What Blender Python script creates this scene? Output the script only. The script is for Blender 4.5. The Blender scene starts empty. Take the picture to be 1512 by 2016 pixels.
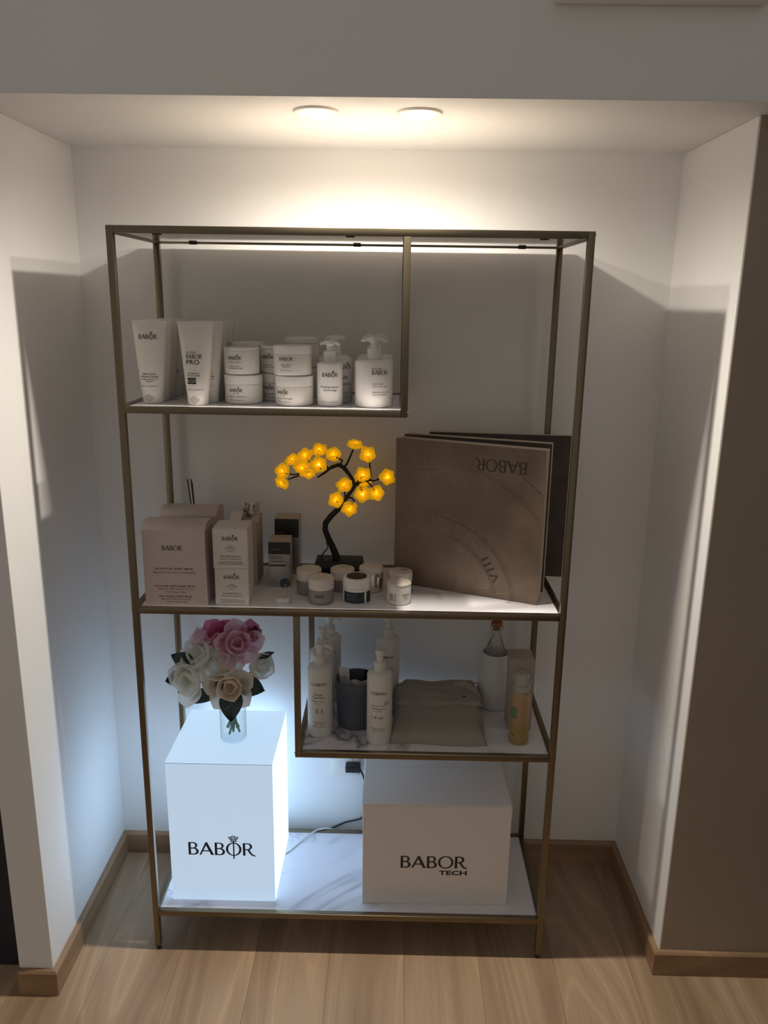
import bpy, bmesh, math, random
from mathutils import Vector, Matrix
random.seed(7)
S = bpy.context.scene
COL = S.collection
PI = math.pi

# ------------------------------------------------------------------ camera
cd = bpy.data.cameras.new('camera'); cam = bpy.data.objects.new('camera', cd); COL.objects.link(cam)
cd.sensor_fit = 'VERTICAL'; cd.sensor_height = 36.0; cd.lens = 1590.8 * 36.0 / 2016.0
_r = Vector((0.99978337, 0.01542978, 0.013969)); _f = Vector((-0.01137014, 0.96703657, -0.25438354))
_u = _r.cross(_f)
M = Matrix.Identity(4)
for i in range(3):
    M[i][0] = _r[i]; M[i][1] = _u[i]; M[i][2] = -_f[i]
M[0][3], M[1][3], M[2][3] = 0.09868691, -1.735016, 1.64468013
cam.matrix_world = M; cd.clip_start = 0.02
S.camera = cam
# ------------------------------------------------------------------ world, exposure
LAMP_DOME = 26.0; LAMP_SPOT = 35.0; CUBE_EMIT = 0.57; ROSE_BULB = 9.0; ROSE_GLOW = 0.15
w = bpy.data.worlds.new('room_light'); S.world = w; w.use_nodes = True
bg = w.node_tree.nodes['Background']; bg.inputs[0].default_value = (1.0, 0.93, 0.85, 1); bg.inputs[1].default_value = 0.19
S.view_settings.view_transform = 'Standard'; S.view_settings.look = 'None'
S.view_settings.gamma = 1.0; S.view_settings.use_curve_mapping = False; S.view_settings.exposure = 0.22

# ------------------------------------------------------------------ materials
def lin(c):
    c = c / 255.0
    return c / 12.92 if c <= 0.04045 else ((c + 0.055) / 1.055) ** 2.4
def rgb(r, g, b): return (lin(r), lin(g), lin(b), 1)
def mat(name, col, rough=0.5, metal=0.0, **kw):
    m = bpy.data.materials.new(name); m.use_nodes = True
    p = m.node_tree.nodes['Principled BSDF']
    p.inputs['Base Color'].default_value = col; p.inputs['Roughness'].default_value = rough; p.inputs['Metallic'].default_value = metal
    for k, v in kw.items(): p.inputs[k.replace('_', ' ')].default_value = v
    return m
def N(m, t, **kw):
    n = m.node_tree.nodes.new(t)
    for k, v in kw.items(): setattr(n, k, v)
    return n
def LK(m, a, b): m.node_tree.links.new(a, b)
def P(m): return m.node_tree.nodes['Principled BSDF']
def coords(m, kind='Object', scale=(1, 1, 1), rnd=False):
    tc = N(m, 'ShaderNodeTexCoord'); mp = N(m, 'ShaderNodeMapping'); mp.inputs['Scale'].default_value = scale
    LK(m, tc.outputs[kind], mp.inputs['Vector'])
    if rnd:
        oi = N(m, 'ShaderNodeObjectInfo'); mu = N(m, 'ShaderNodeMath', operation='MULTIPLY'); mu.inputs[1].default_value = 37.0
        LK(m, oi.outputs['Random'], mu.inputs[0]); cb = N(m, 'ShaderNodeCombineXYZ')
        for i in range(3): LK(m, mu.outputs[0], cb.inputs[i])
        LK(m, cb.outputs[0], mp.inputs['Location'])
    return mp.outputs['Vector']
def noise(m, vec, scale, detail=3, rough=0.5, dist=0.0):
    n = N(m, 'ShaderNodeTexNoise'); LK(m, vec, n.inputs['Vector'])
    n.inputs['Scale'].default_value = scale; n.inputs['Detail'].default_value = detail
    n.inputs['Roughness'].default_value = rough; n.inputs['Distortion'].default_value = dist
    return n.outputs['Fac']
def ramp(m, fac, stops):
    r = N(m, 'ShaderNodeValToRGB'); e = r.color_ramp.elements
    while len(e) < len(stops): e.new(0.5)
    for i, (p, c) in enumerate(stops): e[i].position = p; e[i].color = c
    LK(m, fac, r.inputs['Fac']); return r.outputs['Color']
def bump(m, h, strength=0.2, dist=0.002):
    b = N(m, 'ShaderNodeBump'); b.inputs['Strength'].default_value = strength; b.inputs['Distance'].default_value = dist
    LK(m, h, b.inputs['Height']); LK(m, b.outputs['Normal'], P(m).inputs['Normal'])
def mixc(m, fac, a, b, blend='MIX'):
    x = N(m, 'ShaderNodeMix', data_type='RGBA', blend_type=blend)
    if isinstance(fac, float): x.inputs[0].default_value = fac
    else: LK(m, fac, x.inputs[0])
    for s, v in ((6, a), (7, b)):
        if isinstance(v, tuple): x.inputs[s].default_value = v
        else: LK(m, v, x.inputs[s])
    return x.outputs[2]

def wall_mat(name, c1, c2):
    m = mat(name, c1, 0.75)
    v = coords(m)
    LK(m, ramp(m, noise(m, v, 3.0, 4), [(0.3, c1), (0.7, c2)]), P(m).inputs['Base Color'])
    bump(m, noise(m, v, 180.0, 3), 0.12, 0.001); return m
M_WALL = wall_mat('wall_paint', (0.85, 0.84, 0.825, 1), (0.88, 0.87, 0.855, 1))
M_TAUPESHADE = wall_mat('taupe_paint_and_shade', (0.42, 0.345, 0.265, 1), (0.45, 0.37, 0.285, 1))  # brownish paint, darkened further so the colour also carries shade
M_SHADEBLOCK = mat('dark_shade_blocker', rgb(44, 35, 28), 0.5)
M_DARKDOOR = mat('dark_door', rgb(40, 42, 52), 0.5)

def wood_mat(name, dark, mid, light, axis):
    m = mat(name, mid, 0.45)
    sc = (1, 0.11, 1) if axis == 'y' else (0.11, 1, 1)
    v = coords(m, 'Object', sc, True)
    big = noise(m, v, 7.0, 3, 0.5, 0.4)
    c = ramp(m, big, [(0.28, dark), (0.5, mid), (0.74, light)])
    fld = noise(m, v, 4.2, 1.5, 0.45, 0.25)
    mu = N(m, 'ShaderNodeMath', operation='MULTIPLY'); mu.inputs[1].default_value = 26.0; LK(m, fld, mu.inputs[0])
    pp = N(m, 'ShaderNodeMath', operation='PINGPONG'); pp.inputs[1].default_value = 1.0; LK(m, mu.outputs[0], pp.inputs[0])
    line = ramp(m, pp.outputs[0], [(0.0, (0.84, 0.83, 0.82, 1)), (0.35, (0.98, 0.98, 0.98, 1)), (0.8, (1.02, 1.02, 1.02, 1)), (1.0, (1.24, 1.24, 1.24, 1))])
    c = mixc(m, 0.75, c, line, 'MULTIPLY')
    v2 = coords(m, 'Object', (1, 0.025, 1) if axis == 'y' else (0.025, 1, 1), True)
    fine = noise(m, v2, 230.0, 3, 0.6)
    fr = ramp(m, fine, [(0.3, (0.86, 0.86, 0.86, 1)), (0.6, (1.04, 1.04, 1.04, 1))])
    c = mixc(m, 0.7, c, fr, 'MULTIPLY')
    LK(m, c, P(m).inputs['Base Color']); bump(m, fine, 0.08, 0.0006); return m
M_OAK = wood_mat('oak_laminate', rgb(142, 116, 92), rgb(164, 137, 110), rgb(182, 156, 128), 'y')
M_SKIRT = wood_mat('oak_skirting', rgb(132, 104, 76), rgb(152, 122, 92), rgb(170, 140, 108), 'y')
M_SKIRTX = wood_mat('oak_skirting_across', rgb(132, 104, 76), rgb(152, 122, 92), rgb(170, 140, 108), 'x')
M_SUB = mat('floor_base', rgb(118, 96, 74), 0.8)

M_GOLD = mat('brushed_gold', (0.215, 0.175, 0.118, 1), 0.33, 1.0)
_v = coords(M_GOLD, 'Object', (1, 1, 1)); bump(M_GOLD, noise(M_GOLD, _v, 900.0, 2), 0.05, 0.0003)
def marble():
    m = mat('white_marble_board', (0.8, 0.79, 0.82, 1), 0.22)
    v = coords(m, 'Object', (1, 1, 1), True)
    def vein(scale, dist, w, off):
        mp = N(m, 'ShaderNodeMapping'); mp.inputs['Location'].default_value = (off, off * 2, 0); mp.inputs['Rotation'].default_value = (0, 0, 0.6); LK(m, v, mp.inputs['Vector'])
        n = noise(m, mp.outputs[0], scale, 5, 0.55, dist)
        s = N(m, 'ShaderNodeMath', operation='SUBTRACT'); s.inputs[1].default_value = 0.5; LK(m, n, s.inputs[0])
        a = N(m, 'ShaderNodeMath', operation='ABSOLUTE'); LK(m, s.outputs[0], a.inputs[0])
        return ramp(m, a.outputs[0], [(0.0, (0, 0, 0, 1)), (w, (1, 1, 1, 1))])
    msk = ramp(m, noise(m, v, 2.6, 2), [(0.36, (0, 0, 0, 1)), (0.50, (1, 1, 1, 1))])
    base = ramp(m, noise(m, v, 2.0, 4), [(0.3, rgb(228, 225, 232)), (0.7, rgb(242, 240, 243))])
    k = mixc(m, msk, vein(1.5, 0.9, 0.022, 3.1), (1, 1, 1, 1))
    c = mixc(m, k, rgb(132, 130, 142), base)
    k2 = mixc(m, msk, vein(3.0, 1.2, 0.012, 8.4), (1, 1, 1, 1))
    c = mixc(m, k2, rgb(186, 184, 194), c)
    LK(m, c, P(m).inputs['Base Color']); return m
M_MARBLE = marble()
M_LOWBOUNCE = mat('low_bounce_grey', rgb(140, 133, 126), 0.05)  # glossy grey made up for the top board to cut lamp bounce
M_BACKING = mat('glossy_white_backing', rgb(206, 200, 192), 0.06)
M_PLASTIC = mat('white_plastic', rgb(233, 229, 222), 0.32)
M_PLASTIC2 = mat('white_satin_plastic', rgb(238, 235, 230), 0.22)
M_TUBE = mat('white_tube_plastic', rgb(232, 227, 220), 0.38)
M_PEARL = mat('pearl_carton', rgb(206, 192, 188), 0.30, 0.25)
M_CARTON = mat('white_carton', rgb(222, 214, 208), 0.5)
M_INK = mat('black_ink', rgb(38, 34, 36), 0.5)
M_INKGREY = mat('grey_ink', rgb(118, 110, 106), 0.6)
M_LOGO = mat('navy_logo_ink', rgb(34, 40, 62), 0.5)
M_SILVER = mat('silver_foil_carton', (0.42, 0.39, 0.37, 1), 0.28, 0.85)
M_BLACKBAND = mat('black_carton_band', rgb(44, 40, 42), 0.35)
M_PLUM = mat('plum_band', rgb(78, 56, 60), 0.4)
M_GREYJAR = mat('grey_glass_jar', rgb(146, 140, 138), 0.18)
M_JARLID = mat('jar_lid', rgb(226, 216, 205), 0.35)
M_NAVY = mat('dark_blue_label', rgb(30, 38, 50), 0.35)
M_NAVYTXT = mat('pale_blue_ink', rgb(110, 124, 140), 0.5)
M_CHROME = mat('mirror_silver', (0.72, 0.68, 0.64, 1), 0.12, 1.0)
M_BLACK = mat('black_plastic', rgb(24, 24, 27), 0.45)
M_TRUNK = mat('black_branch', rgb(22, 20, 20), 0.6)
_v = coords(M_TRUNK); bump(M_TRUNK, noise(M_TRUNK, _v, 90.0, 4, 0.6, 1.0), 0.6, 0.003)
M_WHITECABLE = mat('white_cable', rgb(225, 225, 225), 0.45)
M_SHADE = mat('white_trim_enamel', rgb(238, 234, 226), 0.4)

M_BROWN = mat('brown_leatherette', rgb(128, 108, 90), 0.55)
_v = coords(M_BROWN)
_c = ramp(M_BROWN, noise(M_BROWN, _v, 9.0, 6, 0.65, 0.4), [(0.25, rgb(116, 96, 82)), (0.55, rgb(138, 117, 100)), (0.8, rgb(160, 138, 116))])
_sp = ramp(M_BROWN, noise(M_BROWN, _v, 220.0, 2), [(0.70, (1, 1, 1, 1)), (0.78, (1.5, 1.25, 1.0, 1))])
LK(M_BROWN, mixc(M_BROWN, 0.6, _c, _sp, 'MULTIPLY'), P(M_BROWN).inputs['Base Color']); bump(M_BROWN, noise(M_BROWN, _v, 160.0, 4), 0.15, 0.001)
M_BROWNDARK = mat('dark_brown_board', rgb(74, 62, 56), 0.55)
_v = coords(M_BROWNDARK)
LK(M_BROWNDARK, ramp(M_BROWNDARK, noise(M_BROWNDARK, _v, 12.0, 5), [(0.3, rgb(60, 50, 46)), (0.7, rgb(84, 70, 62))]), P(M_BROWNDARK).inputs['Base Color'])
M_BOXEDGE = mat('taupe_box_edge', rgb(196, 178, 158), 0.6)
M_EMBOSS = mat('embossed_line', rgb(76, 64, 56), 0.45)
M_COPPER = mat('copper_print', (0.55, 0.36, 0.20, 1), 0.3, 0.9)

def cloth(name, c1, c2, scale, bs):
    m = mat(name, c1, 0.95)
    v = coords(m)
    n = noise(m, v, scale, 4, 0.7)
    LK(m, ramp(m, n, [(0.3, c1), (0.7, c2)]), P(m).inputs['Base Color']); bump(m, n, bs, 0.003); return m
M_TOWEL = cloth('grey_terry', rgb(164, 154, 144), rgb(198, 188, 176), 420.0, 0.9)
M_KNIT = cloth('dark_grey_knit', rgb(84, 88, 102), rgb(120, 122, 134), 500.0, 0.8)
M_CERAMIC = mat('white_ceramic', rgb(222, 220, 220), 0.18)
M_CORK = cloth('cork', rgb(140, 90, 58), rgb(168, 112, 74), 300.0, 0.3)
M_WIRE = mat('steel_wire', (0.45, 0.43, 0.42, 1), 0.3, 1.0)
def glassy(name, col, rough, trans=1.0, ior=1.45):
    m = mat(name, col, rough); P(m).inputs['Transmission Weight'].default_value = trans; P(m).inputs['IOR'].default_value = ior; return m
M_GLASS = glassy('clear_glass', (0.93, 0.97, 0.96, 1), 0.03, 1.0, 1.18)
def thin_glass(name, tint):
    m = bpy.data.materials.new(name); m.use_nodes = True; nt = m.node_tree; nt.nodes.clear()
    o = N(m, 'ShaderNodeOutputMaterial'); t = N(m, 'ShaderNodeBsdfTransparent'); g = N(m, 'ShaderNodeBsdfGlossy'); x = N(m, 'ShaderNodeMixShader'); f = N(m, 'ShaderNodeLayerWeight'); f.inputs['Blend'].default_value = 0.25; pw_ = N(m, 'ShaderNodeMath', operation='POWER'); pw_.inputs[1].default_value = 2.0; LK(m, f.outputs['Facing'], pw_.inputs[0])
    t.inputs[0].default_value = tint; g.inputs['Roughness'].default_value = 0.04; g.inputs[0].default_value = (0.6, 0.62, 0.62, 1)
    LK(m, pw_.outputs[0], x.inputs[0]); LK(m, t.outputs[0], x.inputs[1]); LK(m, g.outputs[0], x.inputs[2]); LK(m, x.outputs[0], o.inputs[0]); return m
M_VASE = thin_glass('vase_glass', (0.965, 0.982, 0.976, 1))
M_CLEARPL = glassy('clear_plastic', (0.93, 0.90, 0.86, 1), 0.25, 0.85, 1.3)
M_FOAM = mat('amber_bottle', rgb(206, 172, 112), 0.3); P(M_FOAM).inputs['Transmission Weight'].default_value = 0.35
M_FOAM2 = mat('amber_bottle_empty', rgb(214, 178, 136), 0.3); P(M_FOAM2).inputs['Transmission Weight'].default_value = 0.35
M_GREENLBL = mat('green_label', rgb(112, 138, 100), 0.5)
M_BEIGECARTON = mat('beige_carton', rgb(186, 174, 162), 0.5)
M_SACHET = mat('white_sachet', rgb(214, 212, 212), 0.35)
M_TECHBOX = mat('white_kraft_box', rgb(240, 234, 230), 0.55)
_v = coords(M_TECHBOX); bump(M_TECHBOX, noise(M_TECHBOX, _v, 240.0, 3), 0.06, 0.001)

M_CUBE = mat('lit_acrylic', rgb(225, 232, 240), 0.16)
P(M_CUBE).inputs['Emission Color'].default_value = (0.50, 0.70, 0.93, 1); P(M_CUBE).inputs['Emission Strength'].default_value = CUBE_EMIT
M_CUBESIDE = M_CUBE.copy(); M_CUBESIDE.name = 'lit_acrylic_side'; P(M_CUBESIDE).inputs['Emission Strength'].default_value = CUBE_EMIT * 2.7; P(M_CUBESIDE).inputs['Emission Color'].default_value = (0.46, 0.69, 0.97, 1)
M_CUBETOP = M_CUBE.copy(); M_CUBETOP.name = 'lit_acrylic_top'; P(M_CUBETOP).inputs['Emission Strength'].default_value = CUBE_EMIT * 1.25
M_SEAM = mat('acrylic_seam', rgb(120, 132, 152), 0.3)
M_LENS = mat('lamp_lens', (1, 1, 1, 1), 0.4)
P(M_LENS).inputs['Emission Color'].default_value = (1.0, 0.92, 0.80, 1); P(M_LENS).inputs['Emission Strength'].default_value = LAMP_DOME
def rose_mat():
    m = bpy.data.materials.new('yellow_rose_foam'); m.use_nodes = True; nt = m.node_tree; nt.nodes.clear()
    o = N(m, 'ShaderNodeOutputMaterial'); d = N(m, 'ShaderNodeBsdfDiffuse'); t = N(m, 'ShaderNodeBsdfTranslucent'); a = N(m, 'ShaderNodeMixShader'); e = N(m, 'ShaderNodeEmission'); ad = N(m, 'ShaderNodeAddShader')
    d.inputs[0].default_value = (0.86, 0.66, 0.10, 1); t.inputs[0].default_value = (1.0, 0.74, 0.06, 1); a.inputs[0].default_value = 0.42
    e.inputs[0].default_value = (1.0, 0.66, 0.010, 1); e.inputs[1].default_value = ROSE_GLOW
    LK(m, d.outputs[0], a.inputs[1]); LK(m, t.outputs[0], a.inputs[2]); LK(m, a.outputs[0], ad.inputs[0]); LK(m, e.outputs[0], ad.inputs[1]); LK(m, ad.outputs[0], o.inputs[0]); return m
M_ROSE = rose_mat()
M_BULB = mat('led_bulb', (1, 0.8, 0.3, 1), 0.4)
P(M_BULB).inputs['Emission Color'].default_value = (1.0, 0.74, 0.16, 1); P(M_BULB).inputs['Emission Strength'].default_value = ROSE_BULB
def petal_mat(name, base, tip, rough=0.55):
    m = mat(name, base, rough); P(m).inputs['Subsurface Weight'].default_value = 0.0
    tc = N(m, 'ShaderNodeTexCoord'); sp = N(m, 'ShaderNodeSeparateXYZ'); LK(m, tc.outputs['UV'], sp.inputs[0])
    LK(m, ramp(m, sp.outputs['Y'], [(0.1, base), (0.8, tip)]), P(m).inputs['Base Color'])
    tr = N(m, 'ShaderNodeBsdfTranslucent'); tr.inputs[0].default_value = tip; mx = N(m, 'ShaderNodeMixShader'); mx.inputs[0].default_value = 0.55
    out = [n for n in m.node_tree.nodes if n.type == 'OUTPUT_MATERIAL'][0]
    LK(m, P(m).outputs[0], mx.inputs[1]); LK(m, tr.outputs[0], mx.inputs[2]); LK(m, mx.outputs[0], out.inputs[0]); return m
M_PWHITE = petal_mat('white_petal', rgb(224, 228, 200), rgb(248, 247, 243))
M_PCREAM = petal_mat('cream_petal', rgb(228, 212, 194), rgb(250, 240, 226))
M_PPINK = petal_mat('pink_petal', rgb(226, 138, 172), rgb(246, 222, 232))
M_PMAG = petal_mat('magenta_petal', rgb(184, 70, 124), rgb(226, 140, 176))
M_LEAF = mat('dark_green_leaf', rgb(50, 72, 72), 0.45)
M_STEM = mat('green_stem', rgb(120, 148, 128), 0.5)

# ------------------------------------------------------------------ mesh helpers
class MB:
    def __init__(s): s.v = []; s.f = []; s.uv = {}
    def add(s, vs, fs):
        o = len(s.v); s.v += [tuple(v) for v in vs]; s.f += [tuple(i + o for i in f) for f in fs]; return o
    def box(s, x0, x1, y0, y1, z0, z1):
        s.add([(x0, y0, z0), (x1, y0, z0), (x1, y1, z0), (x0, y1, z0), (x0, y0, z1), (x1, y0, z1), (x1, y1, z1), (x0, y1, z1)],
              [(3, 2, 1, 0), (4, 5, 6, 7), (0, 1, 5, 4), (1, 2, 6, 5), (2, 3, 7, 6), (3, 0, 4, 7)]); return s
    def lathe(s, prof, seg=40, cx=0, cy=0, capb=True, capt=True, sx=1, sy=1):
        n = len(prof); vs = []; fs = []
        for r, z in prof:
            for k in range(seg):
                a = 2 * PI * k / seg; vs.append((cx + r * sx * math.cos(a), cy + r * sy * math.sin(a), z))
        for i in range(n - 1):
            for k in range(seg):
                k2 = (k + 1) % seg; fs.append((i * seg + k, i * seg + k2, (i + 1) * seg + k2, (i + 1) * seg + k))
        if capb: fs.append(tuple(range(seg - 1, -1, -1)))
        if capt: fs.append(tuple((n - 1) * seg + k for k in range(seg)))
        s.add(vs, fs); return s
    def tube(s, pts, rad, seg=8, cap=True):
        pts = [Vector(p) for p in pts]; n = len(pts); rad = rad if isinstance(rad, (list, tuple)) else [rad] * n
        vs = []; fs = []; up = None
        for i, p in enumerate(pts):
            t = (pts[min(i + 1, n - 1)] - pts[max(i - 1, 0)]).normalized()
            if up is None: up = t.orthogonal().normalized()
            up = (up - t * up.dot(t)).normalized(); sd = t.cross(up)
            for k in range(seg):
                a = 2 * PI * k / seg; vs.append(p + (up * math.cos(a) + sd * math.sin(a)) * rad[i])
        for i in range(n - 1):
            for k in range(seg):
                k2 = (k + 1) % seg; fs.append((i * seg + k, i * seg + k2, (i + 1) * seg + k2, (i + 1) * seg + k))
        if cap: fs.append(tuple(range(seg - 1, -1, -1))); fs.append(tuple((n - 1) * seg + k for k in range(seg)))
        s.add(vs, fs); return s
    def grid(s, fn, nu, nv):
        vs = [fn(i / nu, j / nv) for j in range(nv + 1) for i in range(nu + 1)]
        fs = [(j * (nu + 1) + i, j * (nu + 1) + i + 1, (j + 1) * (nu + 1) + i + 1, (j + 1) * (nu + 1) + i) for j in range(nv) for i in range(nu)]
        o = s.add(vs, fs)
        for j in range(nv + 1):
            for i in range(nu + 1): s.uv[o + j * (nu + 1) + i] = (i / nu, j / nv)
        return s
    def mesh(s, name, bev=0.0, seg=2, smooth=False, recalc=True):
        me = bpy.data.meshes.new(name); me.from_pydata(s.v, [], s.f)
        if recalc or bev:
            b = bmesh.new(); b.from_mesh(me)
            if recalc: bmesh.ops.recalc_face_normals(b, faces=b.faces[:])
            if bev: bmesh.ops.bevel(b, geom=b.edges[:], offset=bev, segments=seg, affect='EDGES', profile=0.5, clamp_overlap=True)
            b.to_mesh(me); b.free()
        if s.uv and not bev:
            l = me.uv_layers.new(name='UVMap')
            for lp in me.loops: l.data[lp.index].uv = s.uv.get(lp.vertex_index, (0, 0))
        if smooth:
            me.polygons.foreach_set('use_smooth', [True] * len(me.polygons))
            me.set_sharp_from_angle(angle=math.radians(38))
        me.update(); return me
def link(name, me, m, parent=None, loc=(0, 0, 0), rot=(0, 0, 0)):
    o = bpy.data.objects.new(name, me); COL.objects.link(o); o.location = loc; o.rotation_euler = rot
    if m and not me.materials: me.materials.append(m)
    if parent: o.parent = parent
    return o
def part(name, mb, m, parent=None, loc=(0, 0, 0), rot=(0, 0, 0), bev=0.0, seg=2, smooth=True, recalc=True):
    return link(name, mb.mesh(name, bev, seg, smooth, recalc), m, parent, loc, rot)
def tag(o, label, cat, group=None):
    o['label'] = label; o['category'] = cat
    if group: o['group'] = group
    return o
def thing(name, label, cat, loc=(0, 0, 0), rz=0, group=None):
    o = bpy.data.objects.new(name, None); COL.objects.link(o); o.location = loc; o.rotation_euler = (0, 0, rz); o.empty_display_size = 0.03
    return tag(o, label, cat, group)
def struct(name, mb, m, parent=None, bev=0.0, smooth=False, loc=(0, 0, 0)):
    o = part(name, mb, m, parent, loc, bev=bev, smooth=smooth)
    if not parent: o['kind'] = 'structure'
    return o
def copy_tree(o, parent=None):
    c = o.copy(); COL.objects.link(c); c.parent = parent
    for ch in o.children: copy_tree(ch, c)
    return c

# ------------------------------------------------------------------ lettering
_tc = {}
def curve_mesh(cu):
    o = bpy.data.objects.new('tmp_text', cu); COL.objects.link(o)
    dg = bpy.context.evaluated_depsgraph_get(); dg.update()
    me = bpy.data.meshes.new_from_object(o.evaluated_get(dg))
    vs = [(v.co.x, v.co.y) for v in me.vertices]; fs = [tuple(p.vertices) for p in me.polygons]
    bpy.data.objects.remove(o); bpy.data.meshes.remove(me); bpy.data.curves.remove(cu)
    return vs, fs
def sans(s, spacing=1.0, bold=0.0):
    k = ('s', s, spacing, bold)
    if k not in _tc:
        cu = bpy.data.curves.new('tmp', 'FONT'); cu.body = s; cu.resolution_u = 2; cu.space_character = spacing; cu.offset = bold; cu.fill_mode = 'FRONT'
        vs, fs = curve_mesh(cu)
        x0 = min(v[0] for v in vs); x1 = max(v[0] for v in vs)
        _tc[k] = ([((v[0] - x0), v[1] / 0.70) if False else (v[0] - x0, v[1]) for v in vs], fs, x1 - x0)
    return _tc[k]
def arc(cx, cy, rx, ry, a0, a1, n=9):
    return [(cx + rx * math.cos(math.radians(a0 + (a1 - a0) * i / n)), cy + ry * math.sin(math.radians(a0 + (a1 - a0) * i / n))) for i in range(n + 1)]
def logo(rose=0, split=False):
    """BABOR in flared capitals, cap height 1; rose=1 adds the small rose on its stem over the O"""
    k = ('logo', rose, split)
    if k in _tc: return _tc[k]
    def gB(x):
        return [[(x, 0), (x, 1)] + arc(x + .30, .765, .25, .235, 90, -62) + arc(x + .33, .275, .29, .275, 55, -90),
                [(x + .13, .94), (x + .13, .56)] + arc(x + .28, .75, .155, .19, -90, 90),
                [(x + .13, .49), (x + .13, .065)] + arc(x + .31, .278, .175, .213, -90, 90)]
    def gA(x):
        return [[(x, 0), (x + .41, 1.02), (x + .49, 1.02), (x + .90, 0), (x + .74, 0), (x + .62, .29), (x + .21, .29), (x + .09, 0)], [(x + .24, .36), (x + .59, .36), (x + .42, .80)]]
    def gO(x):
        return [arc(x + .48, .5, .48, .53, 0, 348, 28), arc(x + .48, .5, .36, .475, 0, 348, 28)]
    def gR(x):
        return [[(x, 0), (x, 1)] + arc(x + .30, .735, .27, .265, 90, -70) + [(x + .50, .24), (x + .60, .10), (x + .70, .03), (x + .78, .0), (x + .78, -.04), (x + .64, -.03), (x + .50, .06), (x + .38, .24), (x + .27, .46), (x + .13, .46), (x + .13, 0)],
                [(x + .13, .94), (x + .13, .52)] + arc(x + .28, .73, .165, .21, -90, 90)]
    sp = gB(0) + gA(.68) + gB(1.66) + gO(2.36) + gR(3.43)
    ox = 2.36 + .48; NL = len(sp)
    if rose:
        sp += [[(ox - .03, -.27), (ox + .03, -.27), (ox + .03, 1.14), (ox - .03, 1.14)]]
        def stroke(p, wd=.045):
            a = [(x + ox, y) for x, y in p]; out = []
            for sgn in (1, -1):
                side = []
                for i in range(len(a)):
                    q0 = a[max(i - 1, 0)]; q1 = a[min(i + 1, len(a) - 1)]; dx = q1[0] - q0[0]; dy = q1[1] - q0[1]; d = math.hypot(dx, dy) or 1
                    side.append((a[i][0] - dy / d * wd / 2 * sgn, a[i][1] + dx / d * wd / 2 * sgn))
                out += side if sgn == 1 else side[::-1]
            return out
        sp += [stroke([(-.20, 1.16), (-.10, 1.12), (0, 1.16), (.10, 1.12), (.20, 1.16)]), stroke([(-.08, 1.2), (-.20, 1.30), (-.30, 1.48), (-.22, 1.46), (-.18, 1.5)]),
               stroke([(.08, 1.2), (.20, 1.30), (.30, 1.48), (.22, 1.46), (.18, 1.5)]), stroke([(-.12, 1.26), (-.13, 1.45), (-.06, 1.58), (.0, 1.52)]), stroke([(.10, 1.26), (.12, 1.45), (.06, 1.58)]), stroke([(0, 1.22), (-.03, 1.36), (.02, 1.46)])]
    V = []; F = []
    for grp in [sp[:NL]] + [[p] for p in sp[NL:]]:
        cu = bpy.data.curves.new('tmp', 'CURVE'); cu.dimensions = '2D'; cu.fill_mode = 'FRONT'; cu.offset = 0.012
        for p in grp:
            s = cu.splines.new('POLY'); s.points.add(len(p) - 1); s.use_cyclic_u = True
            for i, q in enumerate(p): s.points[i].co = (q[0], q[1], 0, 1)
        vs, fs = curve_mesh(cu); o = len(V); V += vs; F += [tuple(i + o for i in f) for f in fs]
    _tc[k] = (V, F, 4.21); return _tc[k]
def lettering(parent, lines, fn, m=None, name='lettering', rot=0.0, pivot=(0, 0)):
    """lines: (text, cap height, x, z, align); text '@' is the logo, '@r' the logo with the rose"""
    for ln in lines:      # each printed line is a part of its own
        mb = MB(); t, h, x, z, al = ln[:5]; stx = ln[5] if len(ln) > 5 else 1.0
        if t in ('@', '@r'): vs, fs, wd = logo(1 if t == '@r' else 0); sc = h
        else: vs, fs, wd = sans(t, ln[6] if len(ln) > 6 else 1.0, ln[7] if len(ln) > 7 else 0.006); sc = h / 0.70
        ox = {'l': 0, 'c': -wd / 2, 'r': -wd}[al]
        out = []
        for vx, vy in vs:
            a = x + (vx + ox) * sc * stx; b = z + vy * sc
            if rot:
                c, s_ = math.cos(rot), math.sin(rot); dx, dz = a - pivot[0], b - pivot[1]; a = pivot[0] + c * dx - s_ * dz; b = pivot[1] + s_ * dx + c * dz
            out.append(fn(a, b))
        mb.add(out, fs); part(name, mb, m or M_INK, parent, smooth=False, recalc=False)
def on_plane(y, eps=0.0005): return lambda a, b: (a, y - eps, b)
def on_cyl(r, phi=0.0, eps=0.0005):
    return lambda a, b: ((r + eps) * math.sin(a / r + phi), -(r + eps) * math.cos(a / r + phi), b)

# ================================================================== the niche
XL, XR, YB, ZC = -0.7052, 0.7882, 0.3905, 1.9968
YFL, YFR, YH = -0.1368, -0.0311, -0.1365
HB, TB = 0.0682, 0.0137
floor = struct('floor', MB().box(-2.0, 2.0, -3.4, 0.5, -0.05, -0.012), M_SUB)
pw = 0.192; pm = {}
for i in range(-10, 11):
    x = i * pw + 0.05; y1 = 0.45 if i % 3 == 0 else (-0.55 if i % 3 == 1 else -1.0)
    segs = [(0.45, -0.83), (-0.8304, -2.1), (-2.1004, -3.38)] if i % 3 == 0 else ([(0.45, -0.42), (-0.4204, -1.7), (-1.7004, -3.38)] if i % 3 == 1 else [(0.45, -1.15), (-1.1504, -2.4), (-2.4004, -3.38)])
    for a, b in segs:
        key = (round(a - b, 3),)
        if key not in pm: pm[key] = MB().box(-pw / 2 + 0.0002, pw / 2 - 0.0002, -(a - b), 0, -0.011, 0).mesh('plank', 0.0003, 1)
        link('plank', pm[key], M_OAK, floor, (x, a, 0))
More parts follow.
